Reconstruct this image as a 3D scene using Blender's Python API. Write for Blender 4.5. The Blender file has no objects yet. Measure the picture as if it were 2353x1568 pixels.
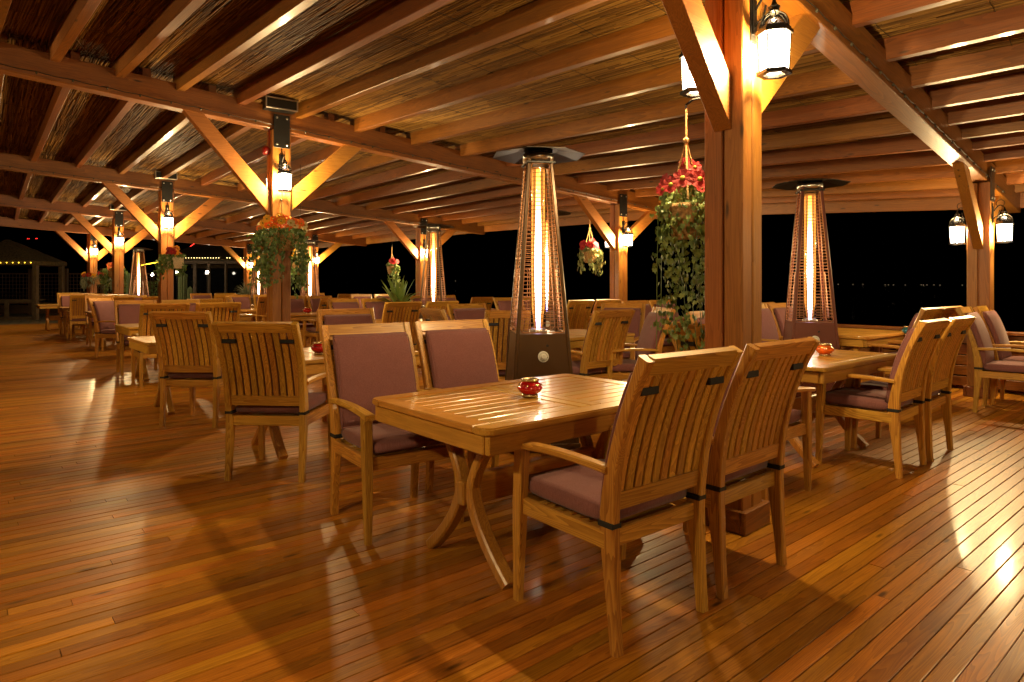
import bpy, bmesh, math, random
import numpy as np
from mathutils import Vector, Matrix
random.seed(7); rng = np.random.default_rng(7)
sc = bpy.context.scene
C = sc.collection
R = math.radians

# ------------------------------------------------------------------ camera, sky, exposure
cam = bpy.data.cameras.new('camera'); camo = bpy.data.objects.new('camera', cam); C.objects.link(camo)
cam.sensor_width = 36; cam.lens = 1500/2353*36; cam.shift_y = -129/2353
cam.clip_start = .05; cam.clip_end = 6000
camo.location = (0, 0, 1.30); camo.rotation_euler = (R(90), 0, 0)
sc.camera = camo
w = bpy.data.worlds.new('World'); sc.world = w; w.use_nodes = True
nt = w.node_tree; nt.nodes.clear()
sky = nt.nodes.new('ShaderNodeTexSky'); sky.sky_type = 'NISHITA'; sky.sun_disc = False
sky.sun_elevation = R(-6); sky.sun_rotation = R(200)
bg = nt.nodes.new('ShaderNodeBackground'); bg.inputs['Strength'].default_value = .05
out = nt.nodes.new('ShaderNodeOutputWorld')
nt.links.new(sky.outputs[0], bg.inputs[0]); nt.links.new(bg.outputs[0], out.inputs[0])
vs = sc.view_settings; vs.view_transform = 'Standard'; vs.look = 'None'; vs.exposure = 0.2; vs.gamma = 1
cy = sc.cycles
cy.use_denoising = True
try: cy.denoiser = 'OPENIMAGEDENOISE'
except Exception: pass
cy.max_bounces = 5; cy.diffuse_bounces = 4; cy.glossy_bounces = 3; cy.transparent_max_bounces = 12; cy.transmission_bounces = 3
cy.caustics_reflective = False; cy.caustics_refractive = False
cy.sample_clamp_indirect = 6; cy.use_adaptive_sampling = True; cy.adaptive_threshold = .03; cy.use_light_tree = True

LANTERN_W = 170.0
LAMP_COL = (1.0, .70, .31)
TUBE_E = 34.0

# ------------------------------------------------------------------ plan axes (u along the beams, v along the rafters)
S = 1.0656
UX, UY = .7604, .6494
def W(u, v, z=0):                       # plan grid -> world
    return Vector(((u*UX - v*UY)*S, (u*UY + v*UX)*S, z))
UV_ROT = math.atan2(UY, UX)
FACE_V, FACE_NV, FACE_U, FACE_NU = -40.5, 139.5, 49.5, -130.5     # facing, degrees right of +Y

# ------------------------------------------------------------------ mesh helpers
class MB:
    def __init__(s): s.v = []; s.f = []
    def add(s, vs, fs, M=None):
        o = len(s.v)
        if M is not None: vs = [M @ Vector(p) for p in vs]
        s.v.extend([tuple(p) for p in vs]); s.f.extend([tuple(i+o for i in f) for f in fs]); return s
    def box(s, c, size, M=None, ch=.003):
        x, y, z = (a/2 for a in size); k = min(ch, x*.45, y*.45, z*.45)
        vs = []; idx = {}
        for sx in (-1, 1):
            for sy in (-1, 1):
                for sz in (-1, 1):
                    for a in range(3):
                        p = [sx*x, sy*y, sz*z]
                        for b in range(3):
                            if b != a: p[b] -= (sx, sy, sz)[b]*k
                        idx[(sx, sy, sz, a)] = len(vs); vs.append((p[0]+c[0], p[1]+c[1], p[2]+c[2]))
        fs = []
        def q(*l): fs.append([idx[t] for t in l])
        for s1 in (-1, 1):
            r = (lambda l: l if s1 > 0 else l[::-1])
            q(*r([(s1, -1, -1, 0), (s1, 1, -1, 0), (s1, 1, 1, 0), (s1, -1, 1, 0)]))
            q(*r([(1, s1, -1, 1), (-1, s1, -1, 1), (-1, s1, 1, 1), (1, s1, 1, 1)]))
            q(*r([(-1, -1, s1, 2), (1, -1, s1, 2), (1, 1, s1, 2), (-1, 1, s1, 2)]))
            for s2 in (-1, 1):
                r2 = (lambda l: l if s1*s2 > 0 else l[::-1])
                q(*r2([(s1, s2, -1, 0), (s1, s2, -1, 1), (s1, s2, 1, 1), (s1, s2, 1, 0)]))
                q(*r2([(s1, -1, s2, 2), (s1, -1, s2, 0), (s1, 1, s2, 0), (s1, 1, s2, 2)])[::-1])
                q(*r2([(-1, s1, s2, 1), (1, s1, s2, 1), (1, s1, s2, 2), (-1, s1, s2, 2)])[::-1])
                for s3 in (-1, 1):
                    r3 = (lambda l: l if s1*s2*s3 > 0 else l[::-1])
                    q(*r3([(s1, s2, s3, 0), (s1, s2, s3, 1), (s1, s2, s3, 2)]))
        return s.add(vs, fs, M)
    def sweep(s, path, side, sec, M=None, closed=False, caps=True):
        """path points, constant side vector, sec(i,t)->list of (a along side, b along normal)"""
        side = Vector(side).normalized(); n = len(path); P = [Vector(p) for p in path]
        rings = []; vs = []
        for i in range(n):
            a = P[max(0, i-1)] if not closed else P[(i-1) % n]; b = P[min(n-1, i+1)] if not closed else P[(i+1) % n]
            t = (b-a).normalized(); nn = t.cross(side); nn.normalize(); sd = nn.cross(t)
            pts = sec(i, i/(n-1)); ring = []
            for (x, y) in pts: ring.append(len(vs)); vs.append(P[i]+sd*x+nn*y)
            rings.append(ring)
        fs = []
        m = len(rings[0])
        for i in range(n if closed else n-1):
            r0, r1 = rings[i], rings[(i+1) % n]
            for k in range(m): fs.append([r0[k], r0[(k+1) % m], r1[(k+1) % m], r1[k]])
        if caps and not closed: fs.append(rings[0][::-1]); fs.append(rings[-1])
        return s.add(vs, fs, M)
    def tube(s, path, r, seg=6, M=None, closed=False):
        P = [Vector(p) for p in path]; n = len(P)
        vs = []; fs = []; up = None; rings = []
        for i in range(n):
            a = P[i-1] if (closed or i > 0) else P[0]; b = P[(i+1) % n] if (closed or i < n-1) else P[-1]
            t = (b-a); t = t.normalized() if t.length > 1e-9 else Vector((0, 0, 1))
            if up is None:
                up = Vector((0, 0, 1)) if abs(t.z) < .9 else Vector((1, 0, 0))
            x = t.cross(up)
            if x.length < 1e-4: x = t.cross(Vector((1, .3, 0)))
            x.normalize(); up = x.cross(t)
            rr = r[i] if isinstance(r, (list, tuple)) else r
            ring = []
            for k in range(seg):
                an = 2*math.pi*k/seg; ring.append(len(vs)); vs.append(P[i]+x*math.cos(an)*rr+up*math.sin(an)*rr)
            rings.append(ring)
        for i in range(n if closed else n-1):
            r0, r1 = rings[i], rings[(i+1) % n]
            for k in range(seg): fs.append([r0[k], r0[(k+1) % seg], r1[(k+1) % seg], r1[k]])
        if not closed: fs.append(rings[0][::-1]); fs.append(rings[-1])
        return s.add(vs, fs, M)
    def lathe(s, prof, seg=24, M=None, ang0=0, capb=True, capt=True):
        vs = []; fs = []; n = len(prof)
        for (r, z) in prof:
            for k in range(seg):
                a = 2*math.pi*k/seg+ang0; vs.append((r*math.cos(a), r*math.sin(a), z))
        for i in range(n-1):
            for k in range(seg):
                k2 = (k+1) % seg; fs.append([i*seg+k, i*seg+k2, (i+1)*seg+k2, (i+1)*seg+k])
        if capb: fs.append(list(range(seg))[::-1])
        if capt: fs.append([(n-1)*seg+k for k in range(seg)])
        return s.add(vs, fs, M)
    def mesh(s, name, mat=None, smooth=False):
        me = bpy.data.meshes.new(name); me.from_pydata(s.v, [], s.f); me.update()
        if mat: me.materials.append(mat)
        if smooth:
            me.polygons.foreach_set('use_smooth', [True]*len(me.polygons))
        return me
    def build(s, name, mat, parent=None, smooth=False):
        return obj(name, s.mesh(name, mat, smooth), parent)
def obj(name, me, parent=None, loc=None, rz=0):
    o = bpy.data.objects.new(name, me); C.objects.link(o)
    if parent: o.parent = parent
    if loc is not None: o.location = loc
    if rz: o.rotation_euler = (0, 0, rz)
    return o
def tag(o, label, cat=None, group=None, kind=None):
    if label: o['label'] = label
    if cat: o['category'] = cat
    if group: o['group'] = group
    if kind: o['kind'] = kind
    return o
def thing(name, label, cat, loc=(0, 0, 0), rz=0, group=None):
    o = bpy.data.objects.new(name, None); C.objects.link(o); o.empty_display_size = .1
    o.location = loc; o.rotation_euler = (0, 0, rz)
    return tag(o, label, cat, group)
KIDS = {}
def copy_tree(o, parent=None):
    c = o.copy(); C.objects.link(c); c.parent = parent
    for ch in list(o.children): copy_tree(ch, c)
    return c
def smooth_by_angle(o, ang=40):
    me = o.data; me.polygons.foreach_set('use_smooth', [True]*len(me.polygons))
    try: me.set_sharp_from_angle(angle=R(ang))
    except Exception: pass
    return o
def rect(wd, th, ch=.004):
    a, b = wd/2, th/2; k = min(ch, a*.45, b*.45)
    return [(-a+k, -b), (a-k, -b), (a, -b+k), (a, b-k), (a-k, b), (-a+k, b), (-a, b-k), (-a, -b+k)]
def rrect(wd, th, r, n=3):
    a, b = wd/2, th/2; r = min(r, a, b); pts = []
    for (cx, cyy, a0) in ((a-r, -b+r, -90), (a-r, b-r, 0), (-a+r, b-r, 90), (-a+r, -b+r, 180)):
        for k in range(n+1):
            t = R(a0+90*k/n); pts.append((cx+r*math.cos(t), cyy+r*math.sin(t)))
    return pts

# ------------------------------------------------------------------ materials
def new_mat(name):
    m = bpy.data.materials.new(name); m.use_nodes = True
    return m, m.node_tree, m.node_tree.nodes['Principled BSDF']
def nd(nt, t, **kw):
    n = nt.nodes.new(t)
    for k, v in kw.items():
        if k.startswith('i_'): n.inputs[k[2:]].default_value = v
        else: setattr(n, k, v)
    return n
def ramp(nt, stops, fac=None):
    r = nt.nodes.new('ShaderNodeValToRGB'); e = r.color_ramp.elements
    while len(e) < len(stops): e.new(.5)
    for k, (p, c) in enumerate(stops):
        e[k].position = p; e[k].color = (*c, 1) if len(c) == 3 else c
    if fac is not None: nt.links.new(fac, r.inputs[0])
    return r
def plain(name, col, rough=.5, metal=0, spec=.5, noise=0, nscale=20, bump=0, coat=0):
    m, nt, b = new_mat(name)
    b.inputs['Roughness'].default_value = rough; b.inputs['Metallic'].default_value = metal
    b.inputs['Specular IOR Level'].default_value = spec
    b.inputs['Coat Weight'].default_value = coat; b.inputs['Coat Roughness'].default_value = .15
    if noise or bump:
        tc = nd(nt, 'ShaderNodeTexCoord'); n = nd(nt, 'ShaderNodeTexNoise', i_Scale=nscale, i_Detail=4)
        nt.links.new(tc.outputs['Object'], n.inputs['Vector'])
        a = tuple(c*(1-noise) for c in col); d = tuple(min(1, c*(1+noise)) for c in col)
        r = ramp(nt, [(.3, a), (.7, d)], n.outputs['Fac']); nt.links.new(r.outputs[0], b.inputs['Base Color'])
        if bump:
            bp = nd(nt, 'ShaderNodeBump', i_Strength=bump, i_Distance=.01)
            nt.links.new(n.outputs['Fac'], bp.inputs['Height']); nt.links.new(bp.outputs[0], b.inputs['Normal'])
    else: b.inputs['Base Color'].default_value = (*col, 1)
    return m
def wood(name, base, dark, axis='z', rough=.35, coat=.3, world=False, rnd='object', var=.25, gs=1.0, knots=True, coat_rough=.12, bump=.25, ring=.66, spec=.5):
    """grain stretched along one axis; colour shifted per object"""
    m, nt, b = new_mat(name); L = nt.links.new
    if world:
        geo = nd(nt, 'ShaderNodeNewGeometry'); src = geo.outputs['Position']
        mp = nd(nt, 'ShaderNodeMapping'); mp.inputs['Rotation'].default_value = (0, 0, -UV_ROT); L(src, mp.inputs[0]); src = mp.outputs[0]
    else:
        tc = nd(nt, 'ShaderNodeTexCoord'); src = tc.outputs['Object']
    if rnd == 'object':
        oi = nd(nt, 'ShaderNodeObjectInfo'); rv = oi.outputs['Random']
    else:
        at = nd(nt, 'ShaderNodeAttribute', attribute_name='rnd'); rv = at.outputs['Fac']
    mul = nd(nt, 'ShaderNodeMath', operation='MULTIPLY', i_1=0) if False else nd(nt, 'ShaderNodeMath', operation='MULTIPLY')
    mul.inputs[1].default_value = 37.0; L(rv, mul.inputs[0])
    off = nd(nt, 'ShaderNodeVectorMath', operation='ADD'); L(src, off.inputs[0])
    cmb = nd(nt, 'ShaderNodeCombineXYZ')
    for k in range(3): L(mul.outputs[0], cmb.inputs[k])
    L(cmb.outputs[0], off.inputs[1])
    mp2 = nd(nt, 'ShaderNodeMapping')
    sc3 = {'x': (1.1, 22, 22), 'y': (22, 1.1, 22), 'z': (22, 22, 1.1)}[axis]
    mp2.inputs['Scale'].default_value = tuple(a*gs for a in sc3); L(off.outputs[0], mp2.inputs[0])
    # big swirling growth rings
    n1 = nd(nt, 'ShaderNodeTexNoise', i_Scale=.55, i_Detail=2, i_Distortion=.6); L(mp2.outputs[0], n1.inputs['Vector'])
    wv = nd(nt, 'ShaderNodeMath', operation='MULTIPLY'); wv.inputs[1].default_value = 22; L(n1.outputs['Fac'], wv.inputs[0])
    fr = nd(nt, 'ShaderNodeMath', operation='FRACT'); L(wv.outputs[0], fr.inputs[0])
    n2 = nd(nt, 'ShaderNodeTexNoise', i_Scale=5.5, i_Detail=5, i_Roughness=.65); L(mp2.outputs[0], n2.inputs['Vector'])
    mx = nd(nt, 'ShaderNodeMix', data_type='FLOAT'); mx.inputs[0].default_value = ring
    L(fr.outputs[0], mx.inputs[2]); L(n2.outputs['Fac'], mx.inputs[3])
    mid = tuple((a+c)/2 for a, c in zip(base, dark))
    r = ramp(nt, [(.15, dark), (.42, mid), (.62, base), (.9, tuple(min(1, a*1.12) for a in base))], mx.outputs[0])
    col = r.outputs[0]
    # slow blotches
    n3 = nd(nt, 'ShaderNodeTexNoise', i_Scale=2.2, i_Detail=3); L(off.outputs[0], n3.inputs['Vector'])
    # per-piece tone
    hs = nd(nt, 'ShaderNodeHueSaturation'); L(col, hs.inputs['Color'])
    rr = nd(nt, 'ShaderNodeMapRange'); rr.inputs['To Min'].default_value = 1-var; rr.inputs['To Max'].default_value = 1+var*.8
    L(rv, rr.inputs['Value'])
    ad = nd(nt, 'ShaderNodeMath', operation='MULTIPLY_ADD'); L(n3.outputs['Fac'], ad.inputs[0]); ad.inputs[1].default_value = .45; ad.inputs[2].default_value = -.22
    a2 = nd(nt, 'ShaderNodeMath', operation='ADD'); L(rr.outputs[0], a2.inputs[0]); L(ad.outputs[0], a2.inputs[1]); L(a2.outputs[0], hs.inputs['Value'])
    m7 = nd(nt, 'ShaderNodeMath', operation='MULTIPLY'); m7.inputs[1].default_value = 7.31; L(rv, m7.inputs[0])
    f7 = nd(nt, 'ShaderNodeMath', operation='FRACT'); L(m7.outputs[0], f7.inputs[0])
    hr = nd(nt, 'ShaderNodeMapRange'); hr.inputs['To Min'].default_value = .488; hr.inputs['To Max'].default_value = .508
    L(f7.outputs[0], hr.inputs['Value']); L(hr.outputs[0], hs.inputs['Hue'])
    col = hs.outputs[0]
    if knots:
        mpk = nd(nt, 'ShaderNodeMapping')
        ks = {'x': (2.2, 9, 9), 'y': (9, 2.2, 9), 'z': (9, 9, 2.2)}[axis]; mpk.inputs['Scale'].default_value = ks; L(off.outputs[0], mpk.inputs[0])
        vo = nd(nt, 'ShaderNodeTexVoronoi', i_Scale=1.0, i_Randomness=1.0); L(mpk.outputs[0], vo.inputs['Vector'])
        kr = ramp(nt, [(.05, (1, 1, 1)), (.13, (0, 0, 0))], vo.outputs['Distance'])
        mk = nd(nt, 'ShaderNodeMix', data_type='RGBA'); L(kr.outputs[0], mk.inputs[0]); L(col, mk.inputs[6])
        mk.inputs[7].default_value = (*tuple(a*.35 for a in dark), 1); col = mk.outputs[2]
    if world:
        n5 = nd(nt, 'ShaderNodeTexNoise', i_Scale=.9, i_Detail=7, i_Roughness=.62)
        mp5 = nd(nt, 'ShaderNodeMapping'); mp5.inputs['Scale'].default_value = (1.0, 2.6, 1); L(off.outputs[0], mp5.inputs[0]); L(mp5.outputs[0], n5.inputs['Vector'])
        r5 = ramp(nt, [(.55, (0, 0, 0)), (.78, (.55, .55, .55))], n5.outputs['Fac'])
        m5 = nd(nt, 'ShaderNodeMix', data_type='RGBA'); L(r5.outputs[0], m5.inputs[0]); L(col, m5.inputs[6]); m5.inputs[7].default_value = (.085, .048, .020, 1); col = m5.outputs[2]
    L(col, b.inputs['Base Color']); b.inputs['Specular IOR Level'].default_value = spec
    ro = nd(nt, 'ShaderNodeMapRange'); ro.inputs['To Min'].default_value = rough*.75; ro.inputs['To Max'].default_value = rough*1.35
    L(n2.outputs['Fac'], ro.inputs['Value']); L(ro.outputs[0], b.inputs['Roughness'])
    b.inputs['Coat Weight'].default_value = coat; b.inputs['Coat Roughness'].default_value = coat_rough
    bp = nd(nt, 'ShaderNodeBump', i_Strength=bump, i_Distance=.002); L(mx.outputs[0], bp.inputs['Height']); L(bp.outputs[0], b.inputs['Normal'])
    return m
def emis(name, col, strength):
    m, nt, b = new_mat(name); nt.nodes.remove(b)
    e = nd(nt, 'ShaderNodeEmission', i_Strength=strength); e.inputs[0].default_value = (*col, 1)
    nt.links.new(e.outputs[0], nt.nodes['Material Output'].inputs[0]); return m

DK, DKD = (.45, .182, .016), (.24, .080, .005)
M = {}
M['board'] = wood('deck_wood', DK, DKD, 'x', rough=.36, coat=.15, world=True, var=.36, coat_rough=.14, bump=.22, spec=.27)
M['board_far'] = wood('deck_wood_far', DK, DKD, 'x', rough=.36, coat=.15, world=True, rnd='attr', var=.36, coat_rough=.14, bump=.22, spec=.27)
CB, CD = (.55, .29, .045), (.27, .105, .012)
for a in 'xyz': M['ch'+a] = wood('chair_wood_'+a, CB, CD, a, rough=.38, coat=.2, var=.2, knots=False, ring=.55)
M['tbx'] = wood('table_wood_x', (.53, .285, .045), (.34, .155, .020), 'x', rough=.32, coat=.2, var=.18, knots=False, coat_rough=.09, bump=.03, ring=.86)
M['tby'] = wood('table_wood_y', (.53, .285, .045), (.34, .155, .020), 'y', rough=.32, coat=.2, var=.18, knots=False, coat_rough=.09, bump=.03, ring=.86)
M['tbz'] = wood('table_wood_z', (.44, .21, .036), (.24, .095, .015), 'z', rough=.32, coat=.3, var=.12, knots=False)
PB, PD = (.215, .076, .012), (.105, .031, .0045)
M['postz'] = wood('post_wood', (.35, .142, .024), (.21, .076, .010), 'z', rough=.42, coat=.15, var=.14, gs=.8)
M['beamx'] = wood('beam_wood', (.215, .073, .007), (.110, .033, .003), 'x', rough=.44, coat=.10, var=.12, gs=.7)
M['bracex'] = wood('brace_wood', (.32, .128, .020), (.19, .066, .008), 'x', rough=.42, coat=.12, var=.12, gs=.7)
M['rafty'] = wood('rafter_wood', PB, PD, 'y', rough=.36, coat=.25, var=.18, gs=.7)
M['railx'] = wood('rail_wood', PB, PD, 'y', rough=.5, coat=.1, var=.2)
M['iron'] = plain('black_iron', (.012, .011, .010), .4, .6)
M['plate'] = plain('black_plate', (.010, .010, .010), .45, .3)
M['bolt'] = plain('bolt_steel', (.5, .5, .48), .3, 1)
M['steel'] = plain('brushed_steel', (.62, .60, .57), .28, 1)
M['strap'] = plain('black_strap', (.008, .008, .009), .7)
M['hbrown'] = plain('heater_bronze', (.070, .034, .010), .30, .35, coat=.2)
M['hred'] = plain('heater_brown', (.105, .026, .016), .32, .3, coat=.2)
M['wire'] = plain('guard_wire', (.40, .18, .075), .35, .6)
M['dial'] = plain('dial_plastic', (.62, .62, .60), .4)
M['rubber'] = plain('rubber', (.012, .012, .012), .6)
M['rope'] = plain('jute_rope', (.42, .26, .11), .9, noise=.3, nscale=120, bump=.5)
M['basket'] = plain('wicker', (.40, .24, .10), .8, noise=.5, nscale=60, bump=.9)
M['basketw'] = plain('pale_wicker', (.62, .52, .36), .8, noise=.3, nscale=60, bump=.9)
M['wirec'] = plain('cable', (.010, .012, .010), .5)
M['bulboff'] = plain('unlit_bulb', (.06, .055, .04), .2)
M['red_box'] = plain('red_plastic', (.28, .012, .010), .35)
M['thatch'] = plain('thatch', (.10, .068, .03), .95, noise=.6, nscale=18, bump=1)
M['greywood'] = plain('grey_wood', (.13, .085, .048), .8, noise=.3, nscale=6, bump=.3)
M['lattice'] = plain('lattice_wood', (.12, .065, .033), .8)
M['cactus'] = plain('cactus_skin', (.045, .075, .030), .7, noise=.3, nscale=30)
M['pot'] = plain('dark_pot', (.06, .035, .022), .6, noise=.2)
M['soil'] = plain('dark_soil', (.02, .014, .01), .95)
M['ceramic_red'] = plain('red_glaze', (.42, .004, .006), .06, coat=.5)
M['ceramic_orange'] = plain('orange_glaze', (.62, .10, .008), .08, coat=.5, noise=.35, nscale=35)
M['ceramic_teal'] = plain('teal_glaze', (.02, .20, .27), .08, coat=.5, noise=.3, nscale=35)
M['brass'] = plain('brass_trim', (.62, .47, .24), .25, 1, noise=.3, nscale=160, bump=.4)
M['plateglass'] = plain('hut_window', (.004, .004, .004), .05, spec=.3)
M['mirror'] = plain('reflector_sheet', (.030, .024, .018), .4, .6)

def fabric():
    m, nt, b = new_mat('mauve_fabric'); L = nt.links.new
    tc = nd(nt, 'ShaderNodeTexCoord')
    n = nd(nt, 'ShaderNodeTexNoise', i_Scale=6, i_Detail=3); L(tc.outputs['Object'], n.inputs['Vector'])
    n2 = nd(nt, 'ShaderNodeTexNoise', i_Scale=260, i_Detail=2); L(tc.outputs['Object'], n2.inputs['Vector'])
    mp = nd(nt, 'ShaderNodeMapping'); mp.inputs['Scale'].default_value = (350, 350, 30); L(tc.outputs['Object'], mp.inputs[0])
    n3 = nd(nt, 'ShaderNodeTexNoise', i_Scale=1, i_Detail=2); L(mp.outputs[0], n3.inputs['Vector'])
    mx = nd(nt, 'ShaderNodeMix', data_type='FLOAT'); mx.inputs[0].default_value = .5; L(n2.outputs['Fac'], mx.inputs[2]); L(n3.outputs['Fac'], mx.inputs[3])
    r = ramp(nt, [(.3, (.145, .054, .054)), (.7, (.240, .106, .106))], mx.outputs[0])
    oi = nd(nt, 'ShaderNodeObjectInfo')
    hs = nd(nt, 'ShaderNodeHueSaturation'); L(r.outputs[0], hs.inputs['Color'])
    a = nd(nt, 'ShaderNodeMapRange'); a.inputs['To Min'].default_value = .85; a.inputs['To Max'].default_value = 1.15; L(n.outputs['Fac'], a.inputs['Value']); L(a.outputs[0], hs.inputs['Value'])
    L(hs.outputs[0], b.inputs['Base Color']); b.inputs['Roughness'].default_value = .9; b.inputs['Specular IOR Level'].default_value = .15
    b.inputs['Sheen Weight'].default_value = .15; b.inputs['Sheen Roughness'].default_value = .5
    bp = nd(nt, 'ShaderNodeBump', i_Strength=.5, i_Distance=.001); L(mx.outputs[0], bp.inputs['Height'])
    bp2 = nd(nt, 'ShaderNodeBump', i_Strength=.35, i_Distance=.02); L(n.outputs['Fac'], bp2.inputs['Height']); L(bp.outputs[0], bp2.inputs['Normal'])
    L(bp2.outputs[0], b.inputs['Normal']); return m
M['fabric'] = fabric()
def leafmat(name, c1, c2, edge=None):
    m, nt, b = new_mat(name); L = nt.links.new
    oi = nd(nt, 'ShaderNodeObjectInfo'); geo = nd(nt, 'ShaderNodeNewGeometry')
    n = nd(nt, 'ShaderNodeTexNoise', i_Scale=14, i_Detail=2); L(geo.outputs['Position'], n.inputs['Vector'])
    ad = nd(nt, 'ShaderNodeMath', operation='ADD'); L(geo.outputs['Random Per Island'], ad.inputs[0]); L(oi.outputs['Random'], ad.inputs[1])
    fr = nd(nt, 'ShaderNodeMath', operation='FRACT'); L(ad.outputs[0], fr.inputs[0])
    mx = nd(nt, 'ShaderNodeMix', data_type='FLOAT'); mx.inputs[0].default_value = .6; L(n.outputs['Fac'], mx.inputs[2]); L(fr.outputs[0], mx.inputs[3])
    st = [(.15, c1), (.75, c2)] + ([(.9, edge)] if edge else [])
    r = ramp(nt, st, mx.outputs[0]); L(r.outputs[0], b.inputs['Base Color']); b.inputs['Roughness'].default_value = .5
    b.inputs['Transmission Weight'].default_value = 0
    return m
M['ivy'] = leafmat('ivy_leaf', (.060, .12, .032), (.22, .31, .085), (.38, .44, .15))
M['varieg'] = leafmat('variegated_leaf', (.06, .10, .03), (.30, .33, .13), (.62, .60, .36))
M['darkleaf'] = leafmat('dark_leaf', (.038, .085, .020), (.14, .23, .055))
M['palegrass'] = leafmat('pale_grass', (.06, .08, .045), (.20, .23, .15))
M['agave'] = leafmat('agave_leaf', (.09, .17, .03), (.26, .38, .10))
M['petal_red'] = plain('red_petal', (.30, .003, .008), .6, noise=.25, nscale=40)
M['petal_pink'] = plain('pink_petal', (.34, .010, .04), .6, noise=.25, nscale=40)
M['petal_orange'] = plain('orange_petal', (.66, .12, .005), .6, noise=.25, nscale=40)
M['petal_yellow'] = plain('yellow_petal', (.68, .33, .010), .6, noise=.2, nscale=40)
M['petal_white'] = plain('cream_petal', (.50, .42, .20), .6, noise=.15, nscale=40)
M['eye'] = plain('flower_eye', (.30, .24, .02), .8, noise=.5, nscale=200)

def lantern_glass():
    m, nt, b = new_mat('lantern_glass'); L = nt.links.new; nt.nodes.remove(b)
    e = nd(nt, 'ShaderNodeEmission', i_Strength=7.0); e.inputs[0].default_value = (1, .90, .74, 1)
    t = nd(nt, 'ShaderNodeBsdfTransparent'); g = nd(nt, 'ShaderNodeBsdfGlossy', i_Roughness=.08)
    a = nd(nt, 'ShaderNodeAddShader'); mx = nd(nt, 'ShaderNodeMixShader', i_Fac=.06)
    L(t.outputs[0], mx.inputs[1]); L(g.outputs[0], mx.inputs[2]); L(mx.outputs[0], a.inputs[0]); L(e.outputs[0], a.inputs[1])
    L(a.outputs[0], nt.nodes['Material Output'].inputs[0]); return m
M['lglass'] = lantern_glass()
def clear_glass(name, tint=(1, 1, 1), emit=0):
    m, nt, b = new_mat(name); L = nt.links.new; nt.nodes.remove(b)
    t = nd(nt, 'ShaderNodeBsdfTransparent'); t.inputs[0].default_value = (*tint, 1)
    g = nd(nt, 'ShaderNodeBsdfGlossy', i_Roughness=.04); fr = nd(nt, 'ShaderNodeFresnel', i_IOR=1.45)
    mx = nd(nt, 'ShaderNodeMixShader'); L(fr.outputs[0], mx.inputs[0]); L(t.outputs[0], mx.inputs[1]); L(g.outputs[0], mx.inputs[2])
    L(mx.outputs[0], nt.nodes['Material Output'].inputs[0]); return m
M['glass'] = clear_glass('clear_glass', (.97, .96, .94))
M['bulb'] = emis('lantern_bulb', (1, .93, .82), 60)
M['starlamp'] = emis('far_lamp', (1, .88, .68), 45)
M['fairy'] = emis('fairy_light', (1, .72, .25), 12)
M['fairy_y'] = emis('yellow_fairy_light', (1, .62, .03), 9)
M['fairy_r'] = emis('red_fairy_light', (1, .03, .02), 7)
M['town'] = emis('town_light', (1, .75, .45), .8)
def flame():
    m, nt, b = new_mat('burner_flame'); L = nt.links.new; nt.nodes.remove(b)
    tc = nd(nt, 'ShaderNodeTexCoord'); sp = nd(nt, 'ShaderNodeSeparateXYZ'); L(tc.outputs['Object'], sp.inputs[0])
    mr = nd(nt, 'ShaderNodeMapRange'); mr.inputs['From Min'].default_value = .98; mr.inputs['From Max'].default_value = 2.28; L(sp.outputs[2], mr.inputs['Value'])
    r = ramp(nt, [(0, (.35, .30, 1)), (.06, (1, .86, .66)), (.50, (1, .78, .48)), (.74, (1, .50, .11)), (1, (1, .28, .03))], mr.outputs[0])
    s = ramp(nt, [(0, (.25,)*3), (.08, (1,)*3), (.5, (.85,)*3), (.75, (.25,)*3), (1, (.05,)*3)], mr.outputs[0])
    ml = nd(nt, 'ShaderNodeMath', operation='MULTIPLY'); L(s.outputs[0], ml.inputs[0]); ml.inputs[1].default_value = TUBE_E
    e = nd(nt, 'ShaderNodeEmission'); L(r.outputs[0], e.inputs[0]); L(ml.outputs[0], e.inputs[1])
    L(e.outputs[0], nt.nodes['Material Output'].inputs[0]); return m
M['flame'] = flame()
def glow():
    m, nt, b = new_mat('hot_gas'); L = nt.links.new; nt.nodes.remove(b)  # emissive shell added for the orange glow round the flame
    t = nd(nt, 'ShaderNodeBsdfTransparent'); e = nd(nt, 'ShaderNodeEmission', i_Strength=.26); e.inputs[0].default_value = (1, .34, .05, 1)
    a = nd(nt, 'ShaderNodeAddShader'); L(t.outputs[0], a.inputs[0]); L(e.outputs[0], a.inputs[1]); L(a.outputs[0], nt.nodes['Material Output'].inputs[0]); return m
M['glow'] = glow(); M['glow'].cycles.emission_sampling = 'NONE'
for k in ('lglass', 'bulb', 'fairy', 'fairy_y', 'fairy_r', 'town'): M[k].cycles.emission_sampling = 'NONE'
def reedmat():
    m, nt, b = new_mat('reed'); L = nt.links.new
    geo = nd(nt, 'ShaderNodeNewGeometry')
    mp = nd(nt, 'ShaderNodeMapping'); mp.inputs['Rotation'].default_value = (0, 0, -UV_ROT); L(geo.outputs['Position'], mp.inputs[0])
    n = nd(nt, 'ShaderNodeTexNoise', i_Scale=1.6, i_Detail=3); L(mp.outputs[0], n.inputs['Vector'])
    mx = nd(nt, 'ShaderNodeMix', data_type='FLOAT'); mx.inputs[0].default_value = .65; L(n.outputs['Fac'], mx.inputs[2]); L(geo.outputs['Random Per Island'], mx.inputs[3])
    r = ramp(nt, [(.1, (.060, .026, .005)), (.45, (.155, .074, .013)), (.9, (.31, .17, .036))], mx.outputs[0]); L(r.outputs[0], b.inputs['Base Color'])
    b.inputs['Roughness'].default_value = .65; b.inputs['Specular IOR Level'].default_value = .18; return m
M['reed'] = reedmat()
M['roof'] = plain('roof_backing', (.075, .036, .008), .9, noise=.4, nscale=40)
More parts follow.
